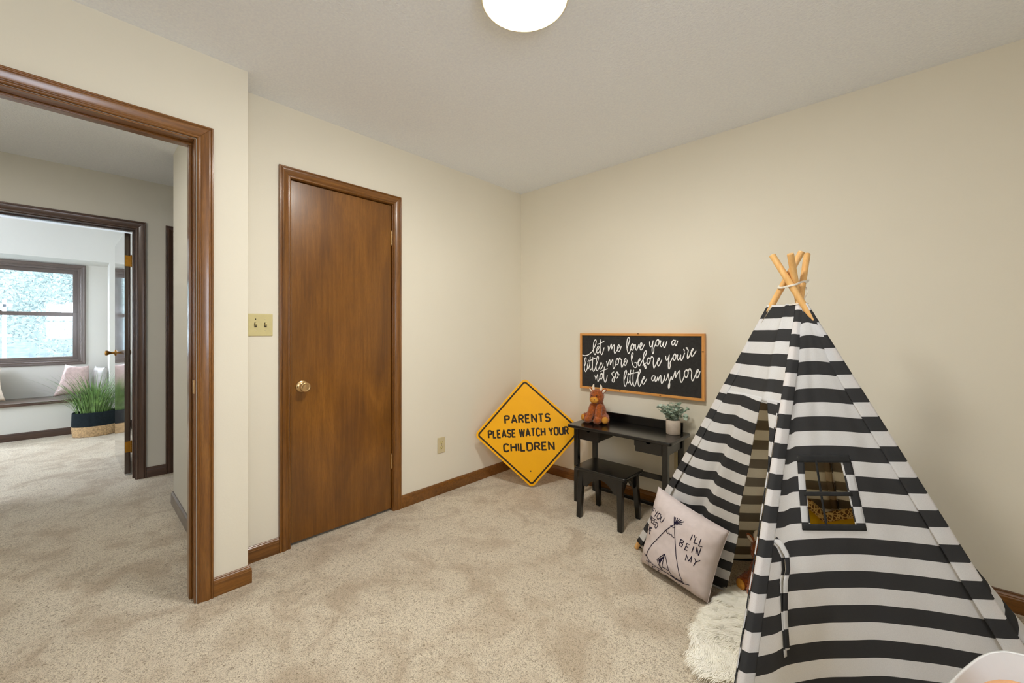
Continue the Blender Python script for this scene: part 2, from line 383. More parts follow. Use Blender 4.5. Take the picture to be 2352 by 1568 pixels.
# door 3: bedroom door, open into the bedroom
d3 = empty('door_3'); tag(d3, 'dark polished bedroom door standing open across the hall', None, None, 'structure')
molding(d3, XH, 1, -.484, .325, 2.035, DTRIM, DTRIMH)
molding(d3, -4.58, -1, -.484, .325, 2.035, DTRIM, DTRIMH)
jamb(d3, -4.582, XH+.002, -.481, .317, 2.028, DTRIM, DTRIMH, stop=(-4.56, -4.52), t=.006)
hx, hy = -4.640, .302
leaf = M().box(-.80, 0, -.036, 0, .016, 2.02).build('door_leaf', DDOOR, d3, bev=.002)
leaf.location = (hx, hy, 0); leaf.rotation_euler = (0, 0, R(1.5))
kp = [(.030, 0), (.030, .004), (.022, .008), (.011, .012), (.010, .030), (.014, .040), (.021, .052), (.024, .062), (.022, .070), (.010, .073), (.001, .074)]
M().lathe([(r, -.036-h) for r, h in kp], 28, (-.735, 0, 1.0), 'y').build('knob', DBRASS, leaf, smooth=True, clean=True)
M().lathe([(r, h) for r, h in kp], 28, (-.735, 0, 1.0), 'y').build('knob', DBRASS, leaf, smooth=True, clean=True)
for z in (1.79, .24): hinge(leaf, .008, .004, z, GBRASS, leaf=(.0005, .0025, -.034, 0, z-.045, z+.045))

# door 4: shut hall door, mostly hidden
d4 = empty('door_4'); tag(d4, 'shut hall door behind the wall corner', None, None, 'structure')
molding(d4, XH, 1, .567, 1.335, 2.035, DTRIM, DTRIMH)
jamb(d4, -4.58, XH+.002, .570, 1.33, 2.03, DTRIM, DTRIMH, t=.004)
M().box(-4.52, -4.485, .577, 1.323, .015, 2.025).build('door_leaf', DDOOR, d4, bev=.002)

# ------------------------------------------------------------------ baseboards
BB = [(0, 0), (.013, 0), (.013, .058), (.0115, .063), (.0125, .067), (.010, .073), (.0075, .076), (.0075, .080), (.005, .083), (0, .083)]
def bboard(name, pts, mat, h=1.0):
    """pts: floor path, wall on the left-hand side of travel; mitred"""
    m = M(); P = [Vector((x, y, 0)) for x, y in pts]; rings = []
    for i, p in enumerate(P):
        d1_ = (P[i]-P[i-1]).normalized() if i else None
        d2_ = (P[i+1]-P[i]).normalized() if i < len(P)-1 else None
        n1 = Vector((d1_.y, -d1_.x, 0)) if d1_ else None; n2 = Vector((d2_.y, -d2_.x, 0)) if d2_ else None
        if n1 and n2: q = (n1+n2); off = q/(q.dot(n1))
        else: off = n1 or n2
        rings.append([p+off*d+Vector((0, 0, z*h)) for d, z in BB])
    n = len(BB); vs = [v for r in rings for v in r]
    fs = [(i*n+k, i*n+(k+1) % n, (i+1)*n+(k+1) % n, (i+1)*n+k) for i in range(len(P)-1) for k in range(n)]
    fs += [tuple(range(n)), tuple((len(P)-1)*n+k for k in range(n))[::-1]]
    m.add(vs, fs); return struct(m.build(name, mat, None, clean=True))
bboard('baseboard_left', [(XL, -1.1), (XL, -.525)], TRIMH)
bboard('baseboard_left_corner', [(XL, .419), (XL, .555), (XA, .555), (XA, .744)], TRIMH)
bboard('baseboard_closet_wall', [(XA, 1.496), (XA, YB), (1.5, YB)], TRIMX)
bboard('baseboard_hall_side', [(-2.372, .457), (-3.66, .457), (-3.66, 2.65)][::-1], simple('dark_baseboard', (84, 70, 64), .3, var=.15, scale=12, coat=.5))
bboard('baseboard_hall_far', [(XH, .386), (XH, .507)], DTRIMH)
bboard('baseboard_bedroom', [(XB, -2.6), (XB, .47), (-4.58, .47)], DTRIMH)
bboard('baseboard_right', [(1.5, YB-.02), (1.5, -1.08)], TRIMH)

# ------------------------------------------------------------------ bedroom window seat and window
seat = struct(M().box(-7.5, -6.985, -1.895, .264, .378, .413).build('trim_1', DTRIMH, None, bev=.004)); seat['label'] = 'dark wooden board of the bedroom window seat'
w1 = empty('window_1'); tag(w1, 'double hung bedroom window with greyish brown frame', None, None, 'structure')
wc = [(0, 0), (0, .012), (.006, .018), (.018, .014), (.030, .020), (.040, .022), (.045, .016), (.045, 0)]
molding(w1, -7.5, 1, -1.37, .027, 1.995, WTRIM, WTRIMH, prof=wc, name='window_casing', bottom=True, zb=.835)
def frame4(parent, name, x0, x1, y0, y1, z0, z1, w, mv, mh, wb=None):
    wb = w if wb is None else wb
    M().box(x0, x1, y0, y0+w, z0, z1).build(name, mv, parent, bev=.002)
    M().box(x0, x1, y1-w, y1, z0, z1).build(name, mv, parent, bev=.002)
    M().box(x0, x1, y0+w, y1-w, z1-w, z1).build(name, mh, parent, bev=.002)
    M().box(x0, x1, y0+w, y1-w, z0, z0+wb).build(name, mh, parent, bev=.002)
frame4(w1, 'window_jamb', -7.60, -7.50, -1.37, .027, .835, 1.995, .022, WTRIM, WTRIMH)
frame4(w1, 'upper_sash', -7.575, -7.550, -1.348, .005, 1.425, 1.973, .046, WTRIM, WTRIMH, .016)
frame4(w1, 'lower_sash', -7.545, -7.520, -1.348, .005, .857, 1.441, .046, WTRIM, WTRIMH, .035)
M().box(-7.564, -7.560, -1.31, -.035, 1.435, 1.935).build('pane', GLASS, w1)
M().box(-7.535, -7.531, -1.31, -.035, .885, 1.43).build('pane', GLASS, w1)
M().box(-7.594, -7.593, -1.345, 0, .86, 1.97).build('insect_screen', SCREEN, w1)
lk = M().lathe([(.016, 0), (.016, .006), (.006, .010), (.005, .014)], 16, (-7.528, -.66, 1.441)); lk.bar((-7.528, -.66, 1.453), (-7.528, -.735, 1.462), .010, .006); lk.bar((-7.53, -.68, 1.444), (-7.53, -.60, 1.444), .018, .006)
lk.build('sash_lock', DARKM, w1)
# added unseen windows, right of camera and bedroom side, to bring daylight in
def plain_window(name, x0, x1, y0, y1, z0, z1, lab):
    w = empty(name); tag(w, lab, None, None, 'structure')
    m = M(); t_ = .05
    m.box(x0, x0+t_, y0, y1, z0, z1); m.box(x1-t_, x1, y0, y1, z0, z1); m.box(x0+t_, x1-t_, y0, y1, z0, z0+t_); m.box(x0+t_, x1-t_, y0, y1, z1-t_, z1)
    zc = (z0+z1)/2; m.box(x0+t_, x1-t_, y0+.02, y1-.02, zc-.018, zc+.018)
    m.build('window_frame', TRIMX, w, bev=.003)
    M().box(x0+.04, x1-.04, (y0+y1)/2-.002, (y0+y1)/2+.002, z0+.04, z1-.04).build('pane', GLASS, w); return w
plain_window('window_2_added', -.75, .15, -1.60, -1.52, .97, 2.02, 'brown framed window right of the camera, unseen, added to bring in daylight').rotation_euler = (0, 0, R(90))
plain_window('window_3_added', -6.6, -5.0, -2.68, -2.62, .8, 2.1, 'side window of the bedroom, out of view, added for daylight')

def clampf(x): return max(0., min(1., x))
# ------------------------------------------------------------------ outdoors beyond the bedroom window
struct(M().grid(24, 24, lambda u, v: (-7.9-34*u, -16+30*v, -.5+.15*math.sin(9*u+5*v)+9.0*clampf((u-.30)/.70)**1.2)).build('lawn', LAWN, None, smooth=True))
def tree(x, y, r, h, lab, seed, n=24000, sz=.055):
    rnd = random.Random(seed); t_ = empty('tree', (x, y, -.45)); tag(t_, lab, 'tree', 'trees beyond the bedroom window')
    tr = M().tube([(0, 0, 0), (.05, .02, h*.35), (-.04, .05, h*.7)], [.14, .10, .05], 10); tr.build('trunk', BARKM, t_, smooth=True)
    m = M(); blobs = [(rnd.uniform(-.55, .55)*r, rnd.uniform(-.75, .75)*r, h*rnd.uniform(.06, .9), r*rnd.uniform(.35, .62)) for _ in range(20)]
    for _ in range(n):
        b = rnd.choice(blobs); a = Vector((rnd.gauss(0, 1), rnd.gauss(0, 1), rnd.gauss(0, 1))).normalized()*b[3]*rnd.uniform(.75, 1.05)
        p = Vector(b[:3])+a; p.z = max(p.z, .05); u = Vector((rnd.gauss(0, 1), rnd.gauss(0, 1), rnd.gauss(0, 1))).normalized(); w = a.cross(u).normalized()
        s_ = sz*rnd.uniform(.6, 1.2); u = u*s_; w = w*s_*.6
        m.add([p-u, p+w*.8, p+u, p-w*.8], [(0, 1, 2, 3)])
    f = m.build('foliage', FOL, t_); f['kind'] = 'stuff'
tree(-19, -6.3, 2.5, 7.5, 'tall pale green tree at the left of the bedroom window view', 1)
tree(-18, .2, 2.5, 6.8, 'broad pale green tree behind the made-up white tank outside', 2)
tree(-21, 6.8, 2.5, 7.0, 'pale green tree outside, hidden right of the window frame', 3)
tree(-17.5, -12.8, 2.4, 6.5, 'pale green tree outside, beyond the left edge of the pane', 4)
tk = empty('reflection_stand_in', (-14, .60, -.5)); tag(tk, 'made-up white tank on legs, standing in for a round reflection in the bedroom window', 'tank')  # tank shape made up for a round white reflection in the pane
prof = [(.001, -.85)]+[(.23*math.sin(a), -.62-.23*math.cos(a)) for a in [PI/16*i for i in range(1, 8)]]+[(.23, -.6), (.23, .6)]+[(.23*math.cos(a), .62+.23*math.sin(a)) for a in [PI/16*i for i in range(1, 8)]]+[(.001, .85)]
M().lathe(prof, 28, (0, 0, 2.17), 'y').build('stand_in_shell', TANKW, tk, smooth=True)
for sy in (-.45, .45):
    for sx in (-.16, .16): M().box(sx-.03, sx+.03, sy-.03, sy+.03, 0, 1.97).build('leg', TANKW, tk)
rl = empty('porch_railing', (-13, -1.1, -.5)); tag(rl, 'thin white railing outside the bedroom window', 'railing')
M().box(-.03, .03, -4.5, .2, 2.20, 2.26).build('top_rail', TANKW, rl); M().box(-.02, .02, -4.5, .2, 1.60, 1.65).build('bottom_rail', TANKW, rl)
for y in (.1, -.12, -1.6, -3.0, -4.4): M().box(-.03, .03, y-.025, y+.025, 0, 2.35).build('post', TANKW, rl)

# ------------------------------------------------------------------ lettering helpers
def arc(cx, cy, rx, ry, a0, a1, n=10): return [(cx+rx*math.cos(R(a0+(a1-a0)*i/n)), cy+ry*math.sin(R(a0+(a1-a0)*i/n))) for i in range(n+1)]
G = {
 'P': (.56, [[(0, 0), (0, 1)], [(0, 1), (.30, 1)]+arc(.30, .755, .26, .245, 90, -90)+[(0, .51)]]),
 'R': (.58, [[(0, 0), (0, 1)], [(0, 1), (.30, 1)]+arc(.30, .76, .26, .24, 90, -90)+[(0, .52)], [(.30, .52), (.58, 0)]]),
 'A': (.66, [[(0, 0), (.33, 1), (.66, 0)], [(.12, .30), (.54, .30)]]),
 'E': (.50, [[(.50, 1), (0, 1), (0, 0), (.50, 0)], [(0, .52), (.42, .52)]]),
 'N': (.58, [[(0, 0), (0, 1), (.58, 0), (.58, 1)]]),
 'T': (.58, [[(0, 1), (.58, 1)], [(.29, 1), (.29, 0)]]),
 'S': (.56, [arc(.28, .75, .27, .25, 15, 180, 8)+arc(.28, .76, .27, .25, 180, 250, 4)+arc(.28, .25, .28, .27, 75, 0, 4)+arc(.28, .25, .28, .25, 0, -165, 8)]),
 'L': (.46, [[(0, 1), (0, 0), (.46, 0)]]),
 'W': (.84, [[(0, 1), (.20, 0), (.42, .95), (.64, 0), (.84, 1)]]),
 'C': (.56, [arc(.28, .74, .28, .26, 15, 180, 8)+arc(.28, .26, .28, .26, 180, 345, 8)]),
 'H': (.58, [[(0, 0), (0, 1)], [(.58, 0), (.58, 1)], [(0, .52), (.58, .52)]]),
 'Y': (.62, [[(0, 1), (.31, .46), (.31, 0)], [(.62, 1), (.31, .46)]]),
 'O': (.60, [arc(.30, .72, .30, .28, 0, 180, 10)+arc(.30, .28, .30, .28, 180, 360, 10)+[(.60, .72)]]),
 'U': (.58, [[(0, 1)]+arc(.29, .27, .29, .27, 180, 360, 10)+[(.58, 1)]]),
 'I': (.0, [[(0, 0), (0, 1)]]),
 'D': (.58, [[(0, 0), (0, 1), (.28, 1)]+arc(.28, .70, .30, .30, 90, 0, 6)+arc(.28, .30, .30, .30, 0, -90, 6)+[(0, 0)]]),
}
NJ = [0]
def ribbon(m, pts, w, mp, caps=False, nrm=(0, 0, 1)):
    """flat stroke of width w along 2-D points; mp maps (x, y) to 3-D"""
    mp0 = mp; nr = Vector(nrm)
    def mp(x, y): return Vector(mp0(x, y))+nr*(6e-6*(NJ[0] % 37))
    P = [Vector((x, y)) for i, (x, y) in enumerate(pts) if i == 0 or (abs(x-pts[i-1][0])+abs(y-pts[i-1][1])) > 1e-7]
    if len(P) < 2: return
    n = len(P); L_ = []; R_ = []
    for i in range(n):
        a = (P[i]-P[i-1]).normalized() if i else None; b = (P[i+1]-P[i]).normalized() if i < n-1 else None
        if a is None: a = b
        if b is None: b = a
        na = Vector((-a.y, a.x)); nb = Vector((-b.y, b.x)); q = na+nb
        if q.length < .3:
            L_.append([P[i]+na*w/2, P[i]+nb*w/2]); R_.append([P[i]-na*w/2, P[i]-nb*w/2])
            NJ[0] += 5; m.add([mp(P[i].x+w/2*math.cos(PI*k/5), P[i].y+w/2*math.sin(PI*k/5)) for k in range(10)], [tuple(range(10))]); continue
        q.normalize()
        if q.dot(na) < .80:
            L_.append([P[i]+na*w/2, P[i]+nb*w/2]); R_.append([P[i]-na*w/2, P[i]-nb*w/2])
            NJ[0] += 5; m.add([mp(P[i].x+w/2*math.cos(PI*k/5), P[i].y+w/2*math.sin(PI*k/5)) for k in range(10)], [tuple(range(10))]); continue
        off = q*(w/2)/q.dot(na); L_.append([P[i]+off]*2); R_.append([P[i]-off]*2)
    for i in range(n-1):
        NJ[0] += 1; quad = [L_[i][1], R_[i][1], R_[i+1][0], L_[i+1][0]]
        m.add([mp(p.x, p.y) for p in quad], [(0, 1, 2, 3)])
    if caps:
        for p in (P[0], P[-1]):
            NJ[0] += 3
            m.add([mp(p.x+w/2*math.cos(PI*k/5), p.y+w/2*math.sin(PI*k/5)) for k in range(10)], [tuple(range(10))])
def text(m, s_, x0, x1, y, h, w, mp, gap=.30, space=.75, capsx=False):
    tot = 0
    for i, ch in enumerate(s_): tot += (space if ch == ' ' else G[ch][0]) + (gap if i < len(s_)-1 and ch != ' ' and s_[i+1] != ' ' else 0)
    k = (x1-x0-w)/(tot); x = x0+w/2
    for i, ch in enumerate(s_):
        if ch == ' ': x += space*k; continue
        for st in G[ch][1]: ribbon(m, [(x+a*k, y+w/2+b*(h-w)) for a, b in st], w, mp, caps=capsx)
        x += G[ch][0]*k + (gap*k if i < len(s_)-1 and s_[i+1] != ' ' else 0)
def smooth(pts, n=4):
    if len(pts) < 3: return pts
    out = []
    for i in range(len(pts)-1):
        p0 = pts[max(i-1, 0)]; p1 = pts[i]; p2 = pts[i+1]; p3 = pts[min(i+2, len(pts)-1)]
        for j in range(n):
            t_ = j/n
            out.append(tuple(.5*((2*p1[a])+(-p0[a]+p2[a])*t_+(2*p0[a]-5*p1[a]+4*p2[a]-p3[a])*t_*t_+(-p0[a]+3*p1[a]-3*p2[a]+p3[a])*t_**3) for a in (0, 1)))
    return out+[pts[-1]]

# ================================================================== CEILING LAMP
lp = empty('ceiling_lamp', (-.963, 1.105, CE)); tag(lp, 'round flush white ceiling lamp with cream rim, switched on', 'lamp')
M().lathe([(.145, 0), (.158, -.004), (.160, -.018), (.160, -.036), (.157, -.040), (.147, -.040), (.147, -.030), (.01, -.030)], 64, cap=False).build('rim', LAMPR, lp, smooth=True)
M().lathe([(.1465, -.036), (.144, -.041), (.12, -.047), (.08, -.052), (.04, -.054), (.001, -.055)], 64, cap=False).build('diffuser', DIFF, lp, smooth=True)

DIFF2 = DIFF.copy(); DIFF2.name = 'added_hall_lamp_diffuser'; DIFF2.node_tree.nodes['Principled BSDF'].inputs['Emission Strength'].default_value = 30
DIFF2.node_tree.nodes['Principled BSDF'].inputs['Emission Color'].default_value = (1, .96, .90, 1)
l2 = empty('ceiling_lamp', (-3.2, -.60, CE)); tag(l2, 'round flush lamp added on the hall ceiling to brighten the hall, out of view left of the doorway', 'lamp')  # second lamp added out of view to lift the hall light
for ch_ in lp.children:
    c_ = ch_.copy(); COL.objects.link(c_); c_.parent = l2
    if c_.name.startswith('diffuser'): c_.data = c_.data.copy(); c_.data.materials[0] = DIFF2

# ================================================================== SWITCH AND OUTLETS
sw = empty('light_switch', (XA, .657, 1.235)); tag(sw, 'ivory double toggle light switch beside the closet door', 'switch')
M().box(0, .006, -.058, .058, -.0585, .0585).build('wall_plate', IVORY, sw, bev=.004, seg=3)
for y in (-.0232, .0232):
    M().box(.0055, .0072, y-.0055, y+.0055, -.0125, .0125).build('toggle_slot', DARKM, sw)
    M().bar((.004, y, -.002), (.019, y, .009), .0075, .009).build('toggle', IVORY, sw, bev=.0012)
    for z in (-.030, .030): M().lathe([(.0001, .0078), (.0028, .0074), (.0034, .0058)], 12, (0, y, z), 'x').build('screw', DARKM if (y < 0 and z > 0) else BEIGEP, sw)
def outlet(name, loc, rz, lab):
    r = empty(name, loc, rz); tag(r, lab, 'outlet')
    M().box(0, .0055, -.035, .035, -.0575, .0575).build('wall_plate', BEIGEP, r, bev=.004, seg=3)
    for z in (-.0195, .0195):
        rc = M(); lp_ = [(a, b) for a, b in arc(0, 0, .0168, .0168, -45, 45, 6)+arc(0, 0, .0168, .0168, 135, 225, 6)]
        n = len(lp_); rc.add([(x, a, z+b*.8) for x in (.005, .0072) for a, b in lp_], [tuple(range(n, 2*n))]+[(k, (k+1) % n, n+(k+1) % n, n+k) for k in range(n)])
        rr = rc.build('receptacle', IVORY, r)
        s_ = M(); s_.box(.0071, .0074, -.0075, -.0052, z+.0005, z+.0085); s_.box(.0071, .0074, .0052, .0075, z+.0005, z+.0075); s_.lathe([(.0001, .0075), (.0026, .0074), (.0026, .007)], 10, (0, 0, z-.0065), 'x')
        s_.build('slots', DARKM, rr)
    M().lathe([(.0001, .0074), (.0024, .007), (.003, .0055)], 12, (0, 0, 0), 'x').build('screw', DARKM, r)
outlet('wall_outlet', (XA, 1.837, .359), 0, 'cream duplex outlet low on the wall right of the closet door')
outlet('wall_outlet', (-1.012, YB, .335), R(-90), 'cream duplex outlet on the wall behind the black desk')

# ================================================================== YELLOW ROAD SIGN
Ch = Vector((-2.0287, 2.3687, .4206)); hv = Vector((.78820, .61128, .07131)); uv_ = Vector((-.07475, -.01992, .99700)); nv = hv.cross(uv_)
sg = empty('road_sign'); tag(sg, 'yellow diamond metal sign reading PARENTS PLEASE WATCH YOUR CHILDREN, leaning in the corner', 'sign')
sg.matrix_world = Matrix(((hv.x, uv_.x, nv.x, Ch.x), (hv.y, uv_.y, nv.y, Ch.y), (hv.z, uv_.z, nv.z, Ch.z), (0, 0, 0, 1)))
def diamond(D, r):
    q = r*math.sqrt(2); out = []
    for cx, cy, a in ((D-q, 0, 0), (0, D-q, 90), (-(D-q), 0, 180), (0, -(D-q), 270)): out += arc(cx, cy, r, r, a-45, a+45, 8)
    return out
D0 = .598/math.sqrt(2)
M().prism(diamond(D0, .036), .0028, -.0028).build('plate', SIGNY, sg, bev=.0006, seg=1)
bd = M(); bp = diamond(D0-.030, .018); bp = bp+bp[:2]
ribbon(bd, bp, .0125, lambda x, y: (x, y, .0004)); bd.build('black_border', SIGNK, sg)
mpz = lambda x, y: (x, y, .0004)
tx = M(); text(tx, 'PARENTS', -.180, .180, .073, .070, .0130, mpz); tx.build('lettering', SIGNK, sg); tx = M(); text(tx, 'PLEASE WATCH YOUR', -.316, .312, -.033, .067, .0120, mpz, gap=.27, space=.72); tx.build('lettering', SIGNK, sg); tx = M(); text(tx, 'CHILDREN', -.203, .196, -.143, .070, .0130, mpz, gap=.28)
tx.build('lettering', SIGNK, sg)
for yy in (-.294, .294): M().lathe([(.0055, .0001), (.0055, .0005), (.0045, .0006), (.0001, .0006)], 16, (-.002, yy, 0)).build('bolt_hole', DARKM if yy < 0 else SIGNY, sg)

# ================================================================== LETTER BOARD
bo = empty('framed_board', (-1.311, YB-.001, .972)); tag(bo, 'long black board in pine frame with white cursive let me love you a little more', 'board')
# frame strips mitred at the corners
X0, X1, Z0, Z1, wf = -.465, .465, -.215, .215, .017
def strip(a, b, c, d, mat):
    vs = [(x, y, z) for y in (0, -.030) for x, z in (a, b, c, d)]
    return M().add(vs, [(0, 1, 2, 3), (7, 6, 5, 4), (0, 4, 5, 1), (1, 5, 6, 2), (2, 6, 7, 3), (3, 7, 4, 0)]).build('frame_strip', mat, bo, clean=True, bev=.0012)
strip((X0, Z1), (X1, Z1), (X1-wf, Z1-wf), (X0+wf, Z1-wf), OAK); strip((X0, Z0), (X1, Z0), (X1-wf, Z0+wf), (X0+wf, Z0+wf), OAK)
strip((X0, Z0), (X0, Z1), (X0+wf, Z1-wf), (X0+wf, Z0+wf), OAKZ); strip((X1, Z0), (X1, Z1), (X1-wf, Z1-wf), (X1-wf, Z0+wf), OAKZ)
M().box(X0+.012, X1-.012, -.022, -.006, Z0+.012, Z1-.012).build('panel', BLACKF, bo)
for x, z in ((.18, Z0+.008), (-.12, Z0+.010), (.02, Z1-.002), (X1-.009, .1)): M().ball((x, -.0302, z), (.007, .0006, .0045), 12, 6).build('knot', TRIMX, bo)
BOARD = [[-431,41,-405,38,-378,46,-356,61,-340,77,-319,115,-308,147,-311,161,-319,161,-329,142,-334,105,-331,69,-319,49,-308,69,-300,83,-291,90,-284,104,-287,113,-295,111,-303,92,-304,70,-296,61,-284,68,-273,91],[-268,165,-272,138,-274,102,-272,71,-262,51,-253,62,-240,103],[-296,128,-268,138,-240,154],[-207,117,-204,104,-202,82,-193,104,-180,131,-177,118,-177,96,-168,114,-156,127,-155,105,-156,79,-151,64,-141,75,-127,97,-117,108,-114,119,-117,128,-125,121,-129,102,-127,84,-117,80,-108,89,-99,118],[-54,99,-38,147,-33,173,-40,182,-49,174,-54,147,-55,112,-49,82,-41,68,-31,83,-22,109],[-13,137,-22,122,-23,105,-15,92,-6,99,1,118,-3,133,-13,137,-2,125,11,133,12,110,19,93,29,110,37,133,36,123,45,113,56,123,61,138,55,146,48,136,45,115,48,100,56,96,67,111,77,132],[116,154,117,137,121,121,131,125,140,154,142,162],[142,162,137,125,134,97,137,76,142,74,147,93,147,113,155,130,161,146],[174,171,163,159,160,138,168,126,178,134,184,155,180,169,174,171,183,160,195,162,190,139,197,123,205,129,215,155],[216,157,213,135,219,117,227,128,237,158],[291,165,281,168,271,156,271,140,279,135,289,149,295,167],[295,167,291,149,295,131,302,141,309,163],[-410,-41,-399,-3,-398,18,-405,21,-411,6,-415,-27,-413,-64,-403,-88,-391,-68,-382,-42],[-380,-16,-387,-44,-384,-65,-375,-57,-364,-24],[-378,4,-377,3],[-361,29,-364,-6,-364,-43,-361,-70,-348,-60,-340,-32],[-338,27,-340,-9,-341,-51,-335,-78,-325,-75,-314,-49],[-383,-7,-351,6,-317,21],[-314,-45,-296,-3,-288,25,-294,39,-301,29,-308,-3,-310,-40,-306,-67,-299,-73,-286,-56,-276,-33,-263,-21,-263,-11,-270,-13,-277,-33,-276,-56,-268,-58,-255,-41,-248,-18],[-220,1,-215,-16,-213,-34,-205,-11,-193,14,-189,-2,-188,-22,-178,-1,-168,19,-166,-5,-166,-31,-161,-50,-149,-30,-139,-1],[-132,27,-141,9,-141,-12,-132,-19,-122,-7,-120,15,-125,27,-132,27,-121,16,-111,33,-107,32,-105,23,-96,16,-99,-6,-97,-27,-93,-36,-84,-18,-75,0,-63,13,-61,26,-67,29,-75,13,-75,-9,-68,-21,-59,-8,-49,18],[-14,33,-6,63,-8,72,-15,69,-20,45,-17,15,-8,-14,5,-30,19,-27,23,-8,16,4,5,2],[16,4,29,5,41,18,48,29,43,32,34,18,32,-3,37,-18,48,-11,59,13,76,41,91,70,93,87,86,90,76,74,70,40,72,7,78,-17,87,-33,90,-23,83,-7,72,-6,67,-12],[67,-12,80,-1,96,9],[106,42,98,25,99,5,107,-3,117,10,121,30,115,42,106,42,121,35,132,55,138,48,145,39,142,11,144,-14,148,-26,157,-9,170,16,182,29,186,42,181,45,174,29,172,4,178,-10,188,1,202,32],[229,59,230,44,235,32,243,38,251,60,253,68],[253,68,249,28,247,-4,249,-23,255,-23,260,-3,259,17,271,41,277,54],[289,76,280,62,280,42,287,34,295,46,298,66,293,76,289,76,299,66,309,71,306,51,312,37,320,44,329,69],[329,71,328,52,333,36,343,52,354,84],[348,109,351,106,352,98],[363,118,369,120,370,112,377,104,373,77,371,58,375,49,384,66,394,89,403,101,408,113,405,114,397,101,396,78,399,65,408,71,425,100],[-321,-115,-314,-126,-312,-140,-304,-121,-296,-102,-294,-125,-295,-147,-292,-157,-281,-137,-273,-112],[-265,-91,-276,-110,-276,-128,-265,-136,-255,-122,-253,-99,-259,-90,-265,-91,-253,-101,-243,-94],[-237,-40,-242,-76,-243,-112,-240,-139,-231,-157,-220,-137,-213,-105],[-270,-77,-243,-65,-212,-53],[-158,-73,-171,-80,-175,-90,-168,-102,-158,-119,-156,-141,-163,-149,-173,-140,-168,-124,-149,-107],[-134,-73,-144,-87,-144,-109,-137,-119,-127,-108,-122,-86,-128,-74,-134,-73,-125,-89,-111,-91],[-74,-121,-61,-85,-56,-64,-61,-55,-69,-65,-76,-95,-77,-130,-74,-160,-67,-171,-54,-145,-47,-121],[-45,-93,-50,-119,-48,-140,-40,-144,-31,-122],[-43,-76,-42,-77],[-24,-51,-29,-83,-31,-117,-26,-147,-17,-159,-6,-132],[-3,-50,-6,-82,-7,-116,-4,-149,5,-164,16,-139,21,-122],[-47,-84,-8,-73,30,-62],[22,-117,39,-78,50,-52,45,-44,39,-53,31,-87,30,-121,34,-150,42,-162,54,-140,63,-114,76,-105,80,-94,74,-92,65,-110,63,-131,70,-145,80,-133,94,-107],[151,-80,140,-81,131,-96,134,-112,142,-114,153,-95,158,-82],[158,-82,154,-103,159,-119,168,-106,174,-87,177,-111,184,-92,194,-73,197,-95,197,-115,202,-128,211,-114,219,-87],[219,-73,221,-93,225,-107,235,-96,246,-59],[246,-59,251,-95,256,-126,254,-150,249,-156,247,-139,253,-119,261,-94,268,-75,273,-95,283,-69,293,-38,295,-56,295,-80,306,-55,322,-33,324,-54,325,-85,332,-109,345,-87,354,-58],[364,-24,354,-40,354,-63,364,-76,373,-62,377,-39,371,-25,364,-24,376,-32,384,-17,390,-16,394,-26,399,-37,397,-60,399,-83,405,-93,414,-74,425,-47,436,-35,440,-21,435,-19,427,-35,425,-58,430,-73,440,-63,450,-30]]
lt = M()
for si, st in enumerate(BOARD):
    if si in (12, 31): lt.build('lettering', WHITEP, bo); lt = M()
    pts = [(st[i]/1000-.014, st[i+1]/1000+.003) for i in range(0, len(st), 2)]
    ribbon(lt, smooth(pts, 6), .0064, lambda x, y: (x, -.0226, y), caps=True, nrm=(0, -1, 0))
lt.build('lettering', WHITEP, bo)

# ================================================================== DESK AND STOOL
dk = empty('childs_desk', (0, 0, 0)); tag(dk, 'small black wooden desk with two drawers and back ledge against the wall', 'desk')
def rtop(name, x0, x1, y0, y1, z0, z1, r, parent):
    lp_ = []
    for cx, cy, a in ((x1-r, y1-r, 0), (x0+r, y1-r, 90), (x0+r, y0+r, 180), (x1-r, y0+r, 270)): lp_ += arc(cx, cy, r, r, a, a+90, 6)
    return M().prism(lp_, z1-z0, z0).build(name, BLACKP, parent, bev=.007, seg=3)
rtop('desk_top', -1.665, -.925, 2.362, 2.695, .523, .545, .02, dk)
M().box(-1.60, -.975, 2.683, 2.697, .545, .604).build('back_ledge', BLACKP, dk, bev=.002)
for x, y in ((-1.610, 2.412), (-.976, 2.412), (-1.616, 2.664), (-.978, 2.664)):
    M().box(x-.0165, x+.0165, y-.0165, y+.0165, 0, .523).build('leg', BLACKP, dk, bev=.003)
for x in (-1.616, -.977): M().box(x-.007, x+.007, 2.428, 2.648, .447, .523).build('side_apron', BLACKP, dk, bev=.001)
M().box(-1.60, -.99, 2.655, 2.669, .200, .236).build('back_rail', BLACKP, dk, bev=.002)
M().box(-1.60, -.99, 2.640, 2.660, .022, .044).build('foot_rail', BLACKP, dk, bev=.002)
for x in (-1.616, -.977): M().box(x-.009, x+.009, 2.428, 2.648, .165, .187).build('side_rail', BLACKP, dk, bev=.002)
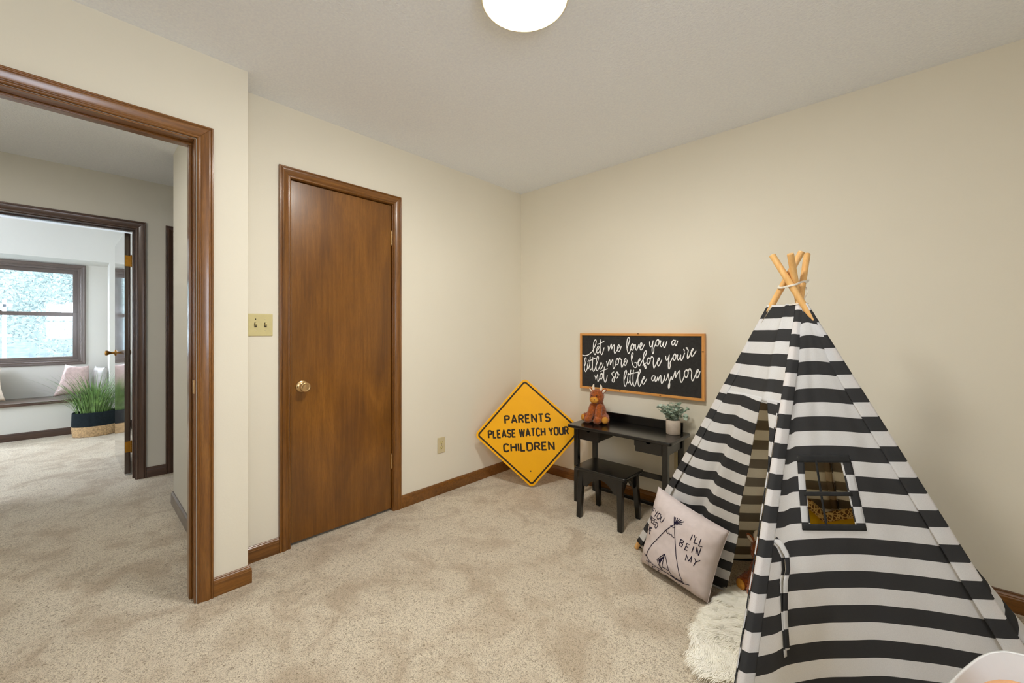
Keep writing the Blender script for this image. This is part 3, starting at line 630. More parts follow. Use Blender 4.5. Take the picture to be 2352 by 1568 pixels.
def drawer(x0, x1):
    # front panel with a half-round notch at its top middle
    xm = (x0+x1)/2+.0; pr = [(x0, .447), (x1, .447), (x1, .520)]+[(xm+.016*math.cos(R(a)), .520-.016*math.sin(R(a))) for a in range(0, 181, 20)]+[(x0, .520)]
    n = len(pr); vs = [(x, y, z) for y in (2.398, 2.412) for x, z in pr]
    fs = [tuple(range(n)), tuple(range(n, 2*n))[::-1]]+[(k, n+k, n+(k+1) % n, (k+1) % n) for k in range(n)]
    d = M().add(vs, fs).build('drawer', BLACKP, dk, clean=True)
    b = M(); b.box(x0+.008, x0+.016, 2.412, 2.60, .455, .512); b.box(x1-.016, x1-.008, 2.412, 2.60, .455, .512); b.box(x0+.008, x1-.008, 2.412, 2.60, .449, .455); b.box(x0+.016, x1-.016, 2.592, 2.60, .455, .512)
    b.build('drawer_box', BLACKP, d)
drawer(-1.592, -1.428); drawer(-1.166, -.996)
for x in (-1.424, -1.170): M().box(x-.003, x+.003, 2.40, 2.62, .480, .523).build('drawer_guide', BLACKP, dk)

stl = empty('stool', (-1.315, 2.335, 0)); tag(stl, 'black wooden child stool with arched apron, drawn up to the desk', 'stool')
rtop('seat', -.192, .178, -.125, .130, .302, .322, .02, stl)
for sx, sy in ((-1, -1), (1, -1), (-1, 1), (1, 1)):
    M().bar((sx*.146, sy*.120, 0), (sx*.137-.006, sy*.094, .303), .030, .030, .036, .036, up=(1, 0, 0)).build('leg', BLACKP, stl, bev=.003)
def apron(axis, c, half, parent):
    pts = [(-half, .303), (-half, .205)]+[(-half*.72+half*1.44*i/14, .205+.066*math.sin(PI*i/14)**.75) for i in range(15)]+[(half, .205), (half, .303)]
    n = len(pts); vs = [((a, c+d, z) if axis == 'x' else (c+d, a, z)) for d in (-.007, .007) for a, z in pts]
    M().add(vs, [tuple(range(n)), tuple(range(n, 2*n))[::-1]]+[(k, n+k, n+(k+1) % n, (k+1) % n) for k in range(n)]).build('apron', BLACKP, parent, clean=True)
apron('x', -.104, .135, stl); apron('x', .104, .135, stl); apron('y', -.142, .092, stl); apron('y', .132, .092, stl)

# ================================================================== PLUSH CATTLE
def remesh(parts, name, mat, parent, vox=.0032, noise_amp=.0016, sm=10):
    m = M()
    for p in parts: p(m)
    o = m.build('tmp', mat)
    r = o.modifiers.new('r', 'REMESH'); r.mode = 'VOXEL'; r.voxel_size = vox
    s_ = o.modifiers.new('s', 'SMOOTH'); s_.factor = .5; s_.iterations = sm
    dg = bpy.context.evaluated_depsgraph_get(); me = bpy.data.meshes.new_from_object(o.evaluated_get(dg)); bpy.data.objects.remove(o)
    me.name = name; n = len(me.vertices); co = np.zeros(n*3, dtype=np.float32); me.vertices.foreach_get('co', co); co = co.reshape(-1, 3)
    no = np.zeros(n*3, dtype=np.float32); me.vertex_normals.foreach_get('vector', no); no = no.reshape(-1, 3)
    amp = np.array([pn(Vector(c)*160)+.6*pn(Vector(c)*70) for c in co.tolist()], dtype=np.float32)
    co += no*(amp*noise_amp)[:, None]; me.vertices.foreach_set('co', co.ravel())
    me.polygons.foreach_set('use_smooth', [True]*len(me.polygons)); me.materials.clear(); me.materials.append(mat)
    ob = bpy.data.objects.new(name, me); COL.objects.link(ob); ob.parent = parent; return ob
def cap(a, b, r0, r1, n=6):
    def f(m):
        for i in range(n+1):
            t_ = i/n; m.ball([a[k]+(b[k]-a[k])*t_ for k in range(3)], r0+(r1-r0)*t_, 16, 10)
    return f
def el(c, r): return lambda m: m.ball(c, r, 24, 16)
def fur_blades(body, parent, n, ln, wd, mat, seed=1, grav=.3):
    rnd = np.random.RandomState(seed); me = body.data; nf = len(me.polygons)
    cen = np.zeros(nf*3, dtype=np.float32); me.polygons.foreach_get('center', cen); cen = cen.reshape(-1, 3)
    nor = np.zeros(nf*3, dtype=np.float32); me.polygons.foreach_get('normal', nor); nor = nor.reshape(-1, 3)
    ar = np.zeros(nf, dtype=np.float32); me.polygons.foreach_get('area', ar)
    k = rnd.choice(nf, n, p=ar/ar.sum()); c = cen[k]+rnd.normal(0, .001, (n, 3)); d = nor[k]+rnd.normal(0, .45, (n, 3)); d[:, 2] -= grav
    d /= np.linalg.norm(d, axis=1)[:, None]; s_ = np.cross(d, nor[k]+rnd.normal(0, .3, (n, 3))); s_ /= np.linalg.norm(s_, axis=1)[:, None]+1e-9
    L = ln*rnd.uniform(.6, 1.2, (n, 1)); v = np.stack([c-s_*wd, c+s_*wd, c+d*L], 1).reshape(-1, 3)
    m2 = bpy.data.meshes.new('fur'); m2.from_pydata(v.tolist(), [], np.arange(3*n).reshape(-1, 3).tolist()); m2.materials.append(mat)
    o = bpy.data.objects.new('fur', m2); COL.objects.link(o); o.parent = parent; o['kind'] = 'stuff'; return o
def make_cow():
    r = empty('plush_cow')
    b = remesh([el((0, .012, .072), (.056, .056, .070)), el((0, .004, .118), (.043, .040, .050)), el((0, -.012, .196), (.052, .048, .050)), el((0, -.018, .172), (.050, .046, .034)),
                cap((.026, -.026, .118), (.037, -.070, .034), .026, .027), el((.038, -.082, .027), (.028, .034, .026)), cap((-.026, -.026, .118), (-.037, -.070, .034), .026, .027), el((-.038, -.082, .027), (.028, .034, .026)),
                cap((.048, .012, .036), (.080, -.044, .032), .033, .030), cap((-.048, .012, .036), (-.080, -.044, .032), .033, .030), el((0, .06, .05), (.03, .025, .035))], 'body', PLUSH, r)
    fur_blades(b, b, 9000, .007, .0007, PLUSH, 3)
    mz = M(); mz.ball((0, -.060, .170), (.034, .024, .024), 24, 14); mz.ball((0, -.052, .180), (.024, .020, .016), 20, 12)
    mzo = mz.build('muzzle', TANP, r, smooth=True)
    for s_ in (-1, 1):
        M().ball((s_*.014, -.0805, .176), (.0032, .0022, .0032), 10, 8).build('nostril', DARKM, mzo, smooth=True)
        M().ball((s_*.020, -.0585, .202), .0048, 14, 10).build('eye', EYE, r, smooth=True)
        hn = M(); hn.tube([(s_*.026, -.008, .232), (s_*.031, -.010, .248), (s_*.033, -.010, .262), (s_*.030, -.010, .275), (s_*.026, -.010, .283)], [.0105, .0105, .0090, .0062, .0015], 14); hn.build('horn', CREAMP, r, smooth=True)
        e = M(); e.ball((0, 0, 0), (.025, .008, .014), 20, 12); eo = e.build('ear', PLUSH, r, smooth=True); eo.location = (s_*.053, -.004, .236); eo.rotation_euler = (R(15), R(-s_*50), R(s_*10))
        i_ = M(); i_.ball((0, -.0055, 0), (.018, .0045, .0085), 16, 10); i_.build('ear_lining', CREAMP, eo, smooth=True)
        so = M().ball((0, 0, 0), (.024, .010, .025), 20, 12).build('foot_pad', TANP, r, smooth=True); so.location = (s_*.091, -.067, .032); so.rotation_euler = (0, 0, R(s_*40))
    tl = M().tube([(0, .078, .055), (.018, .098, .040), (.036, .105, .022)], [.007, .0065, .011], 10); tl.build('tail', PLUSH, r, smooth=True)
    M().bar((.045, .056, .098), (.054, .066, .090), .012, .0012).build('cloth_tag', CREAMP, r)
    return r
def dup(root, loc, rz):
    r = root.copy(); COL.objects.link(r); r.location = loc; r.rotation_euler = (0, 0, rz)
    for ch in list(root.children):
        c_ = ch.copy(); COL.objects.link(c_); c_.parent = r
        for g_ in ch.children:
            d_ = g_.copy(); COL.objects.link(d_); d_.parent = c_
    return r
cow = make_cow(); cow.location = (-1.538, 2.572, .5475); cow.scale = (.96, .96, .96); cow.rotation_euler = (0, 0, R(4))
tag(cow, 'brown plush highland calf with cream horns, sitting on the black desk', 'toy', 'plush highland calves')
cow2 = dup(cow, (-.412, 2.13, .02), R(10))
tag(cow2, 'brown plush calf inside the tent, half hidden by the tent edge', 'toy', 'plush highland calves')

# ================================================================== EUCALYPTUS POT
pl = empty('potted_eucalyptus', (-1.004, 2.60, .545)); tag(pl, 'small grey green eucalyptus in a pale stone pot on the desk', 'plant')
M().lathe([(.0001, .0), (.041, 0), (.0435, .003), (.0445, .09), (.0435, .092), (.0415, .090), (.041, .074), (.0001, .074)], 40, cap=False).build('pot', POT, pl, smooth=True)
M().lathe([(.041, .072), (.02, .077), (.0001, .078)], 24, cap=False).build('soil', DARKM, pl)
rnd = random.Random(5)
lv = M()
for i in range(7):
    for k in range(3):
        u, w = i/6*2-1, k-1
        lv.v.append((.5+.5*u, w*.52*math.sqrt(max(0, 1-u*u))+0, .10*(u*u)+.10*abs(w))); lv.uv.append((0, 0))
lv.f = [(i*3+k, i*3+k+1, i*3+k+4, i*3+k+3) for i in range(6) for k in range(2)]; lv.m = [0]*12
lmesh = None; stems = M(); sp = M()
for i in range(40):
    a = 2*PI*i/40*3.4+rnd.uniform(-.3, .3); tilt = rnd.uniform(.1, 1.0) if i > 3 else .15
    L = rnd.uniform(.078, .122)*(1.0-.22*(tilt > .9)); pts = []
    for j in range(6):
        t_ = j/5; rr = L*t_*math.sin(tilt*(.5+.6*t_)); zz = L*t_*math.cos(tilt*(.5+.6*t_)); pts.append(Vector((.012*math.cos(a)+rr*math.cos(a), .012*math.sin(a)*.8+rr*math.sin(a)*.78, .078+zz)))
    stems.tube(pts, .0011, 5)
    sprig = i % 4 == 0
    for j in range(1, 6):
        for q in range(2 if not sprig else 4):
            d = (pts[j]-pts[j-1]).normalized(); az = rnd.uniform(0, 2*PI)
            ori = Vector((math.cos(az), math.sin(az), rnd.uniform(-.1, .8))).normalized()
            rot = ori.to_track_quat('X', 'Z').to_euler(); rot.x += rnd.uniform(-.9, .9)
            if sprig or lmesh and rnd.random() < .24:
                s_ = .011; mt = Matrix.Translation(pts[j]) @ rot.to_matrix().to_4x4() @ Matrix.Scale(s_, 4)
                sp.add([tuple(mt @ Vector(v)) for v in lv.v], lv.f)
            else:
                if lmesh is None:
                    o = lv.build('leaf', LEAF, pl, smooth=True); lmesh = o.data
                else:
                    o = bpy.data.objects.new('leaf', lmesh); COL.objects.link(o); o.parent = pl
                o.location = pts[j]; o.rotation_euler = rot; s_ = rnd.uniform(.016, .027); o.scale = (s_, s_, s_)
stems.build('stems', LEAF2, pl); spo = sp.build('small_leaves', LEAF2, pl, smooth=True); spo['kind'] = 'stuff'
o = bpy.data.objects.new('leaf', lmesh); COL.objects.link(o); o.parent = pl; o.location = (.062, .0, .118); o.rotation_euler = (R(80), 0, R(15)); o.scale = (.030, .042, .030)

# ================================================================== TEEPEE
tp = empty('teepee', (0, 0, 0)); tag(tp, 'childrens play tent of black and white striped canvas on four pine poles', 'tent')
FT = [Vector((-1.018, 2.104, 0)), Vector((-.338, 1.358, 0)), Vector((.407, 2.021, 0)), Vector((-.165, 2.690, 0))]
TT = [Vector((-.2595, 2.055, 1.534)), Vector((-.255, 2.168, 1.538)), Vector((-.3605, 2.025, 1.528)), Vector((-.290, 1.989, 1.519))]
def PL(i, z): return FT[i]+(TT[i]-FT[i])*(z/TT[i].z)
ZT = 1.309
for i in range(4):
    a = PL(i, 0.004); b = TT[i]; d = (b-a).normalized()
    M().tube([a, a+d*.004, b-d*.003, b], [.0105, .0125, .0125, .0105], 18).build('pole', POLEW, tp, smooth=False, bev=.0005, seg=1)
def outn(i, j):
    n = (FT[j]-FT[i]).cross(TT[i]-FT[i]).normalized(); c_ = (FT[0]+FT[2])/2
    return n if n.dot(FT[i]-c_) > 0 else -n
def cloth(name, nu, nv, fn, parent=tp, mats=(CLOTH, CLOTHI), thick=.0022, skip=None, out=None):
    """fn(u, v) -> (point, rest height); outside face first, then the lining"""
    cache = {}
    def g_(u, v):
        k = (round(u, 5), round(v, 5))
        if k not in cache: cache[k] = fn(u, v)
        return cache[k]
    m = M().grid(nu, nv, lambda u, v: g_(u, v)[0], lambda u, v: (u, g_(u, v)[1]), skip)
    o = m.build(name, list(mats), parent, smooth=True)
    if out is not None and o.data.polygons[len(o.data.polygons)//2].normal.dot(out) < 0: o.data.flip_normals()
    s_ = o.modifiers.new('thickness', 'SOLIDIFY'); s_.thickness = thick; s_.offset = 1; s_.material_offset = 1; s_.material_offset_rim = 0; s_.use_even_offset = False
    # the original faces are the lining, the new outer faces the canvas
    o.data.polygons.foreach_set('material_index', [0]*len(o.data.polygons)); s_.offset = -1
    return o
I = np.interp
def clamp(x): return max(0., min(1., x))
# ---- near panel with the window (between pole 1 and pole 2)
n12 = outn(1, 2)
zw = [0, .529, .724, ZT]
def sL(z): return float(I(z, zw, [.30, .260, .218, .30]))
def sR(z): return float(I(z, zw, [.52, .528, .516, .55]))
NU, NV = 60, 120
def zmap(v):   # rows fall exactly on the window edges
    return float(I(v, [0, 48/120, 68/120, 1], [.012, .529, .724, ZT]))
def p12(s_, z):
    b = -.075*math.sin(PI*s_)**.8*clamp(1-z/.72)**1.15
    k = 1-z/ZT
    b += .0045*k*math.sin(s_*19+3*z)*(1-s_)+.003*k*math.sin(s_*31-2*z+1)+.006*pn(Vector((s_*4, z*3, 1)))*(.3+k)
    b += .010*math.exp(-((s_-.13)/.05)**2)*clamp((.55-z)*3)
    return PL(1, z).lerp(PL(2, z), s_)+n12*(b+.003+.011*clamp((z-.95)/.25))
def r12(s_, z):
    sag = .030*math.sin(PI*clamp(s_*1.02))*clamp(1-z/.75)
    fold = .012*clamp((s_-.10)/.06)*clamp((1-s_)/.12) - .010
    return z+.004-sag+fold*-.35 + .004*math.sin(s_*6+2) + .005*clamp((.14-s_)/.03)
def f12(u, v):
    z = zmap(v); s_ = float(I(u, [0, .25, .55, 1], [0, sL(z), sR(z), 1])); return p12(s_, z), r12(s_, z)
cloth('window_panel', NU, NV, f12, skip=lambda u, v: .25 < u < .55 and 48/120 < v < 68/120, out=n12)
def strip12(name, path, width, off, rest, mats=(CLOTH, CLOTHI), out=True, n=24):
    """narrow strip of cloth lying on the near panel, along (s, z) points"""
    def fn(u, v):
        q = v*(len(path)-1); i = min(int(q), len(path)-2); f = q-i
        s0 = path[i][0]+(path[i+1][0]-path[i][0])*f; z0 = path[i][1]+(path[i+1][1]-path[i][1])*f
        ds = path[i+1][0]-path[i][0]; dz = path[i+1][1]-path[i][1]; wl = max(.2, 1-z0/1.4)*1.009
        t_ = Vector((ds*wl, dz)).normalized(); w = (u-.5)*width
        s1 = s0-t_.y*w/wl*-1; z1 = z0-t_.x*w
        o_ = off(v) if callable(off) else off
        return p12(s1, z1)+n12*(o_+.0006*math.sin(PI*u)), rest(s1, z1)
    return cloth(name, 3, n, fn, thick=.0009, out=n12, mats=mats)
blk = (BLKC, BLKC)
alt = lambda s_, z: z-.006+.05
# sewn frame round the window
zt_, zb_ = .724, .529
strip12('window_border', [(sL(zb_)-.028, zb_-.016), (sL(zt_)-.026, zt_+.018)], .024, .0024, alt, n=30)
strip12('window_border', [(sR(zb_)+.028, zb_-.016), (sR(zt_)+.044, zt_+.018)], .032, .0024, alt, n=30)
strip12('window_border', [(sL(zt_)-.05, zt_+.011), (sR(zt_)+.075, zt_+.013)], .026, .0030, alt, mats=blk)
strip12('window_border', [(sL(zb_)-.045, zb_-.009), (sR(zb_)+.05, zb_-.008)], .020, .0030, alt, mats=blk)
strip12('window_bar', [(.355, zb_-.01), (.312, zt_+.01)], .0085, .003, alt, mats=blk)
strip12('window_bar', [(sL(.625)-.02, .622), (sR(.625)+.02, .624)], .0135, .0035, alt, mats=blk)
# hanging ties
strip12('tie_strap', [(.055, .485), (.088, .468), (.118, .440), (.128, .400), (.121, .368), (.130, .335), (.145, .272), (.158, .215), (.166, .178)], .017, lambda v: .006+.016*math.sin(PI*min(1, v*1.3)), lambda s_, z: z+.045, n=48)
strip12('tie_strap', [(.052, .478), (.083, .460), (.112, .432), (.122, .395), (.115, .362), (.124, .328), (.137, .262), (.150, .205), (.160, .160)], .012, .004, lambda s_, z: z+.048, n=48)

# ---- front, upper piece (between pole 0 and pole 1)
n01 = outn(0, 1)
ZS = .915
def fold01(s_, z):
    k = 1-z/ZT
    return .005*math.sin(s_*14+1)*k+.004*pn(Vector((s_*5, z*4, 7)))
def f01(u, v):
    z = ZS+(ZT-ZS)*v
    st = .006*clamp((u-.72)*12)*-1
    return PL(0, z).lerp(PL(1, z), u)+n01*(.004+.012*clamp((z-.98)/.2)+fold01(u, z)+.007*math.exp(-((u-.74)/.05)**2)), z-.020+st*.8
cloth('front_upper_panel', 40, 40, f01, out=n01)
# ---- left flap, pushed inwards at its free edge
EP = [(.915, -.371, 1.871), (.783, -.397, 1.895), (.652, -.420, 1.921), (.432, -.466, 1.955), (.318, -.476, 1.983), (.150, -.508, 2.007), (.006, -.540, 2.024)]
ez = [e[0] for e in EP][::-1]; ex = [e[1] for e in EP][::-1]; ey = [e[2] for e in EP][::-1]
def edgeL(z): return Vector((float(I(z, ez, ex)), float(I(z, ez, ey)), z))
def fl01(u, v):
    z = .012+(ZS+.012-.012)*v; a = PL(0, z); b = edgeL(min(z, .915)); b.z = z
    p = a.lerp(b, u); k = clamp(1-z/ZS); d = b-a; n = Vector((-d.y, d.x, 0)).normalized()
    if n.dot(Vector((-1, -1, 0))) < 0: n = -n
    w = .027*(k**.6)*(math.sin(2*PI*(u*1.9-.12))+.35*math.sin(4*PI*(u*1.9-.12)))*math.sin(PI*clamp(u*1.0))**.4
    p += n*(w+.003+.010*k*math.exp(-((u-.97)/.05)**2)); p.z += .010*k*math.sin(2*PI*(u*1.9+.1))
    rest = .777+(z-.825)*1.065
    return p, rest+.004*math.sin(u*8)
cloth('left_flap', 56, 90, fl01, out=n01)
# ---- right flap, drawn back to the near pole
def fr01(u, v):
    z = .012+(ZS+.012-.012)*v
    s0 = float(I(z, [0, .5, .634, .70, .81, .915], [.985, .985, .98, .95, .90, .785])); s_ = s0+(1-s0)*u
    k = clamp(1-z/ZS)
    return PL(0, z).lerp(PL(1, z), s_)+n01*(.006+.010*math.sin(PI*u*1.5)*k), .777+(z-.825)*1.065
cloth('right_flap', 10, 80, fr01, out=n01)
# hem over the top of the opening
def fh(u, v):
    z = .908+.020*v; return PL(0, z).lerp(PL(1, z), .07+.86*u)+n01*(.0055+.0008*math.sin(PI*v)), .985-1.0+.20
cloth('opening_hem', 30, 3, fh, out=n01)
# ---- back panels
n23, n30 = outn(2, 3), outn(3, 0)
def fb(i, j, n, amp, seed):
    def fn(u, v):
        z = .014+(ZT-.014)*v; k = 1-z/ZT
        return PL(i, z).lerp(PL(j, z), u)+n*(.002+amp*math.sin(PI*u)**.7*k+(.056*math.exp(-((u-.10)/.09)**2)*clamp((.48-z)/.30) if seed == 3 else 0)+.008*pn(Vector((u*4, z*3, seed)))*k+.008*k*math.sin(u*11+seed)), z-.01*math.sin(PI*u)*k*2
    return fn
cloth('right_panel', 40, 80, fb(2, 3, n23, .125, 3), out=n23); cloth('back_panel', 40, 80, fb(3, 0, n30, -.03, 5), out=n30)
def hem(i, j, n, amp, seed, name):
    f = fb(i, j, n, amp, seed); return cloth(name, 40, 1, lambda u, v: (f(u, 0)[0]+Vector((0, 0, .010*v-.004))-n*.004, 0), mats=blk, thick=.002)
hem(2, 3, n23, .125, 3, 'hem_binding'); hem(3, 0, n30, -.03, 5, 'hem_binding')
# ---- pole sleeves
def sleeve(i, a, b, wa, wb, ph, na, nb):
    def fn(u, v):
        z = .045+(ZT-.045)*v; P = PL(i, z); da = (PL(a, z)-P); db = (PL(b, z)-P); da.z = db.z = 0; sc = I(z, [0, .9, ZT], [1, .8, .62])
        da.normalize(); db.normalize(); r = .0150
        if u < .35:
            t_ = u/.35; q = P+da*wa*sc*(1-t_)+na*(.0075+(r-.0075)*t_**.7)
        elif u > .65:
            t_ = (u-.65)/.35; q = P+db*wb*sc*t_+nb*(r+(.0075-r)*t_**1.4)
        else:
            t_ = (u-.35)/.3; n = (na*(1-t_)+nb*t_).normalized(); q = P+n*r
        return q, z+(ph(z) if callable(ph) else ph)
    return cloth('pole_sleeve', 20, 80, fn, out=(na+nb))
sleeve(0, 1, 3, .050, .03, lambda z: (.777+(z-.825)*1.065-z) if z < .905 else -.020, n01, n30)
sleeve(1, 2, 0, .036, .012, -.003, n12, n01)
sleeve(2, 1, 3, .062, .05, 0.0, n12, n23)
sleeve(3, 2, 0, .03, .03, 0.0, n23, n30)
for i_ in (3, 0):
    def fin(u, v):
        z = .05+(ZT-.05)*v; ci = Vector((-.30, 2.05, 0))-FT[i_]; a_ = math.atan2(ci.y, ci.x)+R(80)*(2*u-1); d_ = Vector((math.cos(a_), math.sin(a_), 0)); return PL(i_, z)+d_*.0160, z-.004
    cloth('pole_sleeve', 12, 60, fin, mats=(CLOTHI, CLOTHI), thick=.0005, out=n12)
def fhe(u, v):
    z = .02+(.90-.02)*v; d = (PL(0, z)-PL(1, z)); d.z = 0; d.normalize()
    return PL(1, z)+d*(.006+.009*u)+n01*(.0175-.004*u), z+.047
cloth('front_edge_hem', 3, 80, fhe, out=n01)
# ---- lashing cord and draw string at the top
cp = []; Cc = Vector((-.300, 2.060, 0))
for k in range(100):
    a = 2*PI*k/100*2.6; z = 1.395+.014*math.sin(a*1.0+.6)+.010*k/100
    dirv = Vector((math.cos(a), math.sin(a), 0)); rr = max((Vector(PL(i, z).xy).to_3d()-Cc).dot(dirv) for i in range(4))+.0135
    cp.append(Cc+dirv*rr+Vector((0, 0, z)))
M().tube(cp, .0022, 8).build('lashing_cord', CORD, tp, smooth=True)
a0 = PL(1, 1.385)+Vector((.016, -.012, 0))
M().tube([a0, a0+Vector((.006, -.010, -.022)), a0+Vector((-.004, -.016, -.048)), a0+Vector((-.022, -.018, -.066)), PL(1, 1.315)+Vector((-.022, -.018, 0))], .0020, 8).build('draw_string', CORD, tp, smooth=True)
rp = [PL(0, 1.306)+n01*.012, PL(0, 1.306).lerp(PL(1, 1.306), .5)+n01*.012+Vector((0, 0, -.002)), PL(1, 1.306)+(n01+n12)*.012, PL(1, 1.306).lerp(PL(2, 1.306), .5)+n12*.01, PL(2, 1.306)+(n12+n23)*.010, PL(3, 1.306)+(n30+n23)*.012, PL(0, 1.306)+(n01+n30)*.012]
M().tube(rp, .0028, 8).build('top_binding', CORD, tp, smooth=True)

# ================================================================== SHEEPSKIN RUG
rg = empty('sheepskin_rug', (-.22, 1.85, 0)); tag(rg, 'long haired white sheepskin rug on the carpet at the tent opening', 'rug')
RP = [(-.56, 1.70), (-.560, 1.56), (-.515, 1.480), (-.46, 1.435), (-.41, 1.45), (-.31, 1.59), (-.14, 1.74), (.02, 1.90), (.07, 2.02), (.02, 2.18), (-.12, 2.30), (-.30, 2.33), (-.43, 2.29), (-.50, 2.20), (-.505, 2.08), (-.53, 1.98), (-.545, 1.86)]
cR = Vector((-.22, 1.85)); ang = sorted((math.atan2(y-cR.y, x-cR.x), (Vector((x, y))-cR).length) for x, y in RP)
A_ = [a-2*PI for a, _ in ang]+[a for a, _ in ang]+[a+2*PI for a, _ in ang]; B_ = [b for _, b in ang]*3
def rugr(a): return float(I(a, A_, B_))
m = M(); n = 72
vs = [(0, 0, .018)]; fs = []
for ri, (k, z) in enumerate(((.3, .018), (.6, .017), (.88, .014), (.97, .009), (1.0, .002))):
    for i in range(n):
        a = -PI+2*PI*i/n; q = rugr(a)*k*.93; vs.append((q*math.cos(a), q*math.sin(a), z))
fs = [(0, 1+i, 1+(i+1) % n) for i in range(n)]+[(1+r_*n+i, 1+(r_+1)*n+i, 1+(r_+1)*n+(i+1) % n, 1+r_*n+(i+1) % n) for r_ in range(4) for i in range(n)]
m.add(vs, fs).build('hide', PELT, rg, smooth=True)
rs = np.random.RandomState(4); NF = 42000
a = rs.uniform(-PI, PI, NF*2); rr = np.sqrt(rs.uniform(0, 1, NF*2))
rad = np.interp(a, A_, B_)*.93; x = rr*rad*np.cos(a); y = rr*rad*np.sin(a)
keep = (rs.uniform(0, 1, NF*2) < np.where(x < -.08, 1.0, .22)); x, y, a, rr = x[keep][:NF], y[keep][:NF], a[keep][:NF], rr[keep][:NF]; NF = len(x)
fld = np.array([pn(Vector((float(px*6), float(py*6), 2.))) for px, py in zip(x, y)]); clump = np.array([pn(Vector((float(px*38), float(py*38), 9.))) for px, py in zip(x, y)])
da = a+fld*2.2+clump*.7+rs.normal(0, .16, NF); L = .050*rs.uniform(.7, 1.2, NF)*(1+.25*clump)
base = np.stack([x, y, np.full(NF, .012)], 1); dx = np.stack([np.cos(da), np.sin(da), np.zeros(NF)], 1); sx = np.stack([-np.sin(da), np.cos(da), np.zeros(NF)], 1)*.0009
h = .020+.010*clump
def P_(f, zz): return base+dx*(L*f)[:, None]+np.stack([np.zeros(NF)]*2+[zz], 1)
p1 = P_(.30, h*.85); p2 = P_(.68, h*1.0); p3 = P_(1.0, h*.55-.006*(rr > .9))
V = np.stack([base-sx, base+sx, p1-sx, p1+sx, p2-sx*.8, p2+sx*.8, p3], 1).reshape(-1, 3); q = np.arange(NF)*7
faces = np.concatenate([np.stack([q, q+1, q+3, q+2], 1), np.stack([q+2, q+3, q+5, q+4], 1)]).tolist()+np.stack([q+4, q+5, q+6], 1).tolist()
me = bpy.data.meshes.new('fur'); me.from_pydata(V.tolist(), [], faces); me.materials.append(FUR); me.polygons.foreach_set('use_smooth', [True]*len(me.polygons))
fo = bpy.data.objects.new('fur', me); COL.objects.link(fo); fo.parent = rg; fo['kind'] = 'stuff'

# ================================================================== PILLOWS
def pillow_mesh(C4, T, n=36, name='cover', mat=PINK, parent=None, wr=.006, seed=0, pinch=.10, back=1.0):
    """C4: TL, TR, BR, BL corners; T half thickness at the middle"""
    TL, TR, BR, BL = [Vector(c) for c in C4]; nn = (TR-TL).cross(BL-TL).normalized()
    if nn.dot(Vector((0, 0, 1.2))-TL) < 0: nn = -nn
    def S_(u, v, side):
        a, b = u*2-1, v*2-1
        uu = .5+.5*a*(1-pinch*(1-b*b)*a*a*.9); vv = .5+.5*b*(1-pinch*(1-a*a)*b*b*.9)
        p = TL*(1-uu)*(1-vv)+TR*uu*(1-vv)+BR*uu*vv+BL*(1-uu)*vv
        e = ((1-a**4)*(1-b**4)); hgt = T*e**.55*(1+.10*pn(Vector((u*3, v*3, seed))))
        hgt += wr*e**.4*pn(Vector((u*5+v*2, v*7, seed+3)))*(1.3-e)*2
        return p+nn*hgt*side*(1 if side > 0 else back)
    m = M().grid(n, n, lambda u, v: S_(u, v, 1)); m.grid(n, n, lambda u, v: S_(u, v, -1))
    o = m.build(name, mat, parent, smooth=True, clean=True)
    return o, S_, nn
pw = empty('teepee_pillow'); tag(pw, 'pale pink square pillow printed with a tent drawing, leaning on the play tent', 'pillow')
PC = [(-.868, 2.050, .395), (-.508, 1.955, .318), (-.575, 1.880, .010), (-.934, 1.985, .012)]
pob, PS, pnn = pillow_mesh(PC, .072, 44, seed=2, parent=pw, back=.5, pinch=.05)
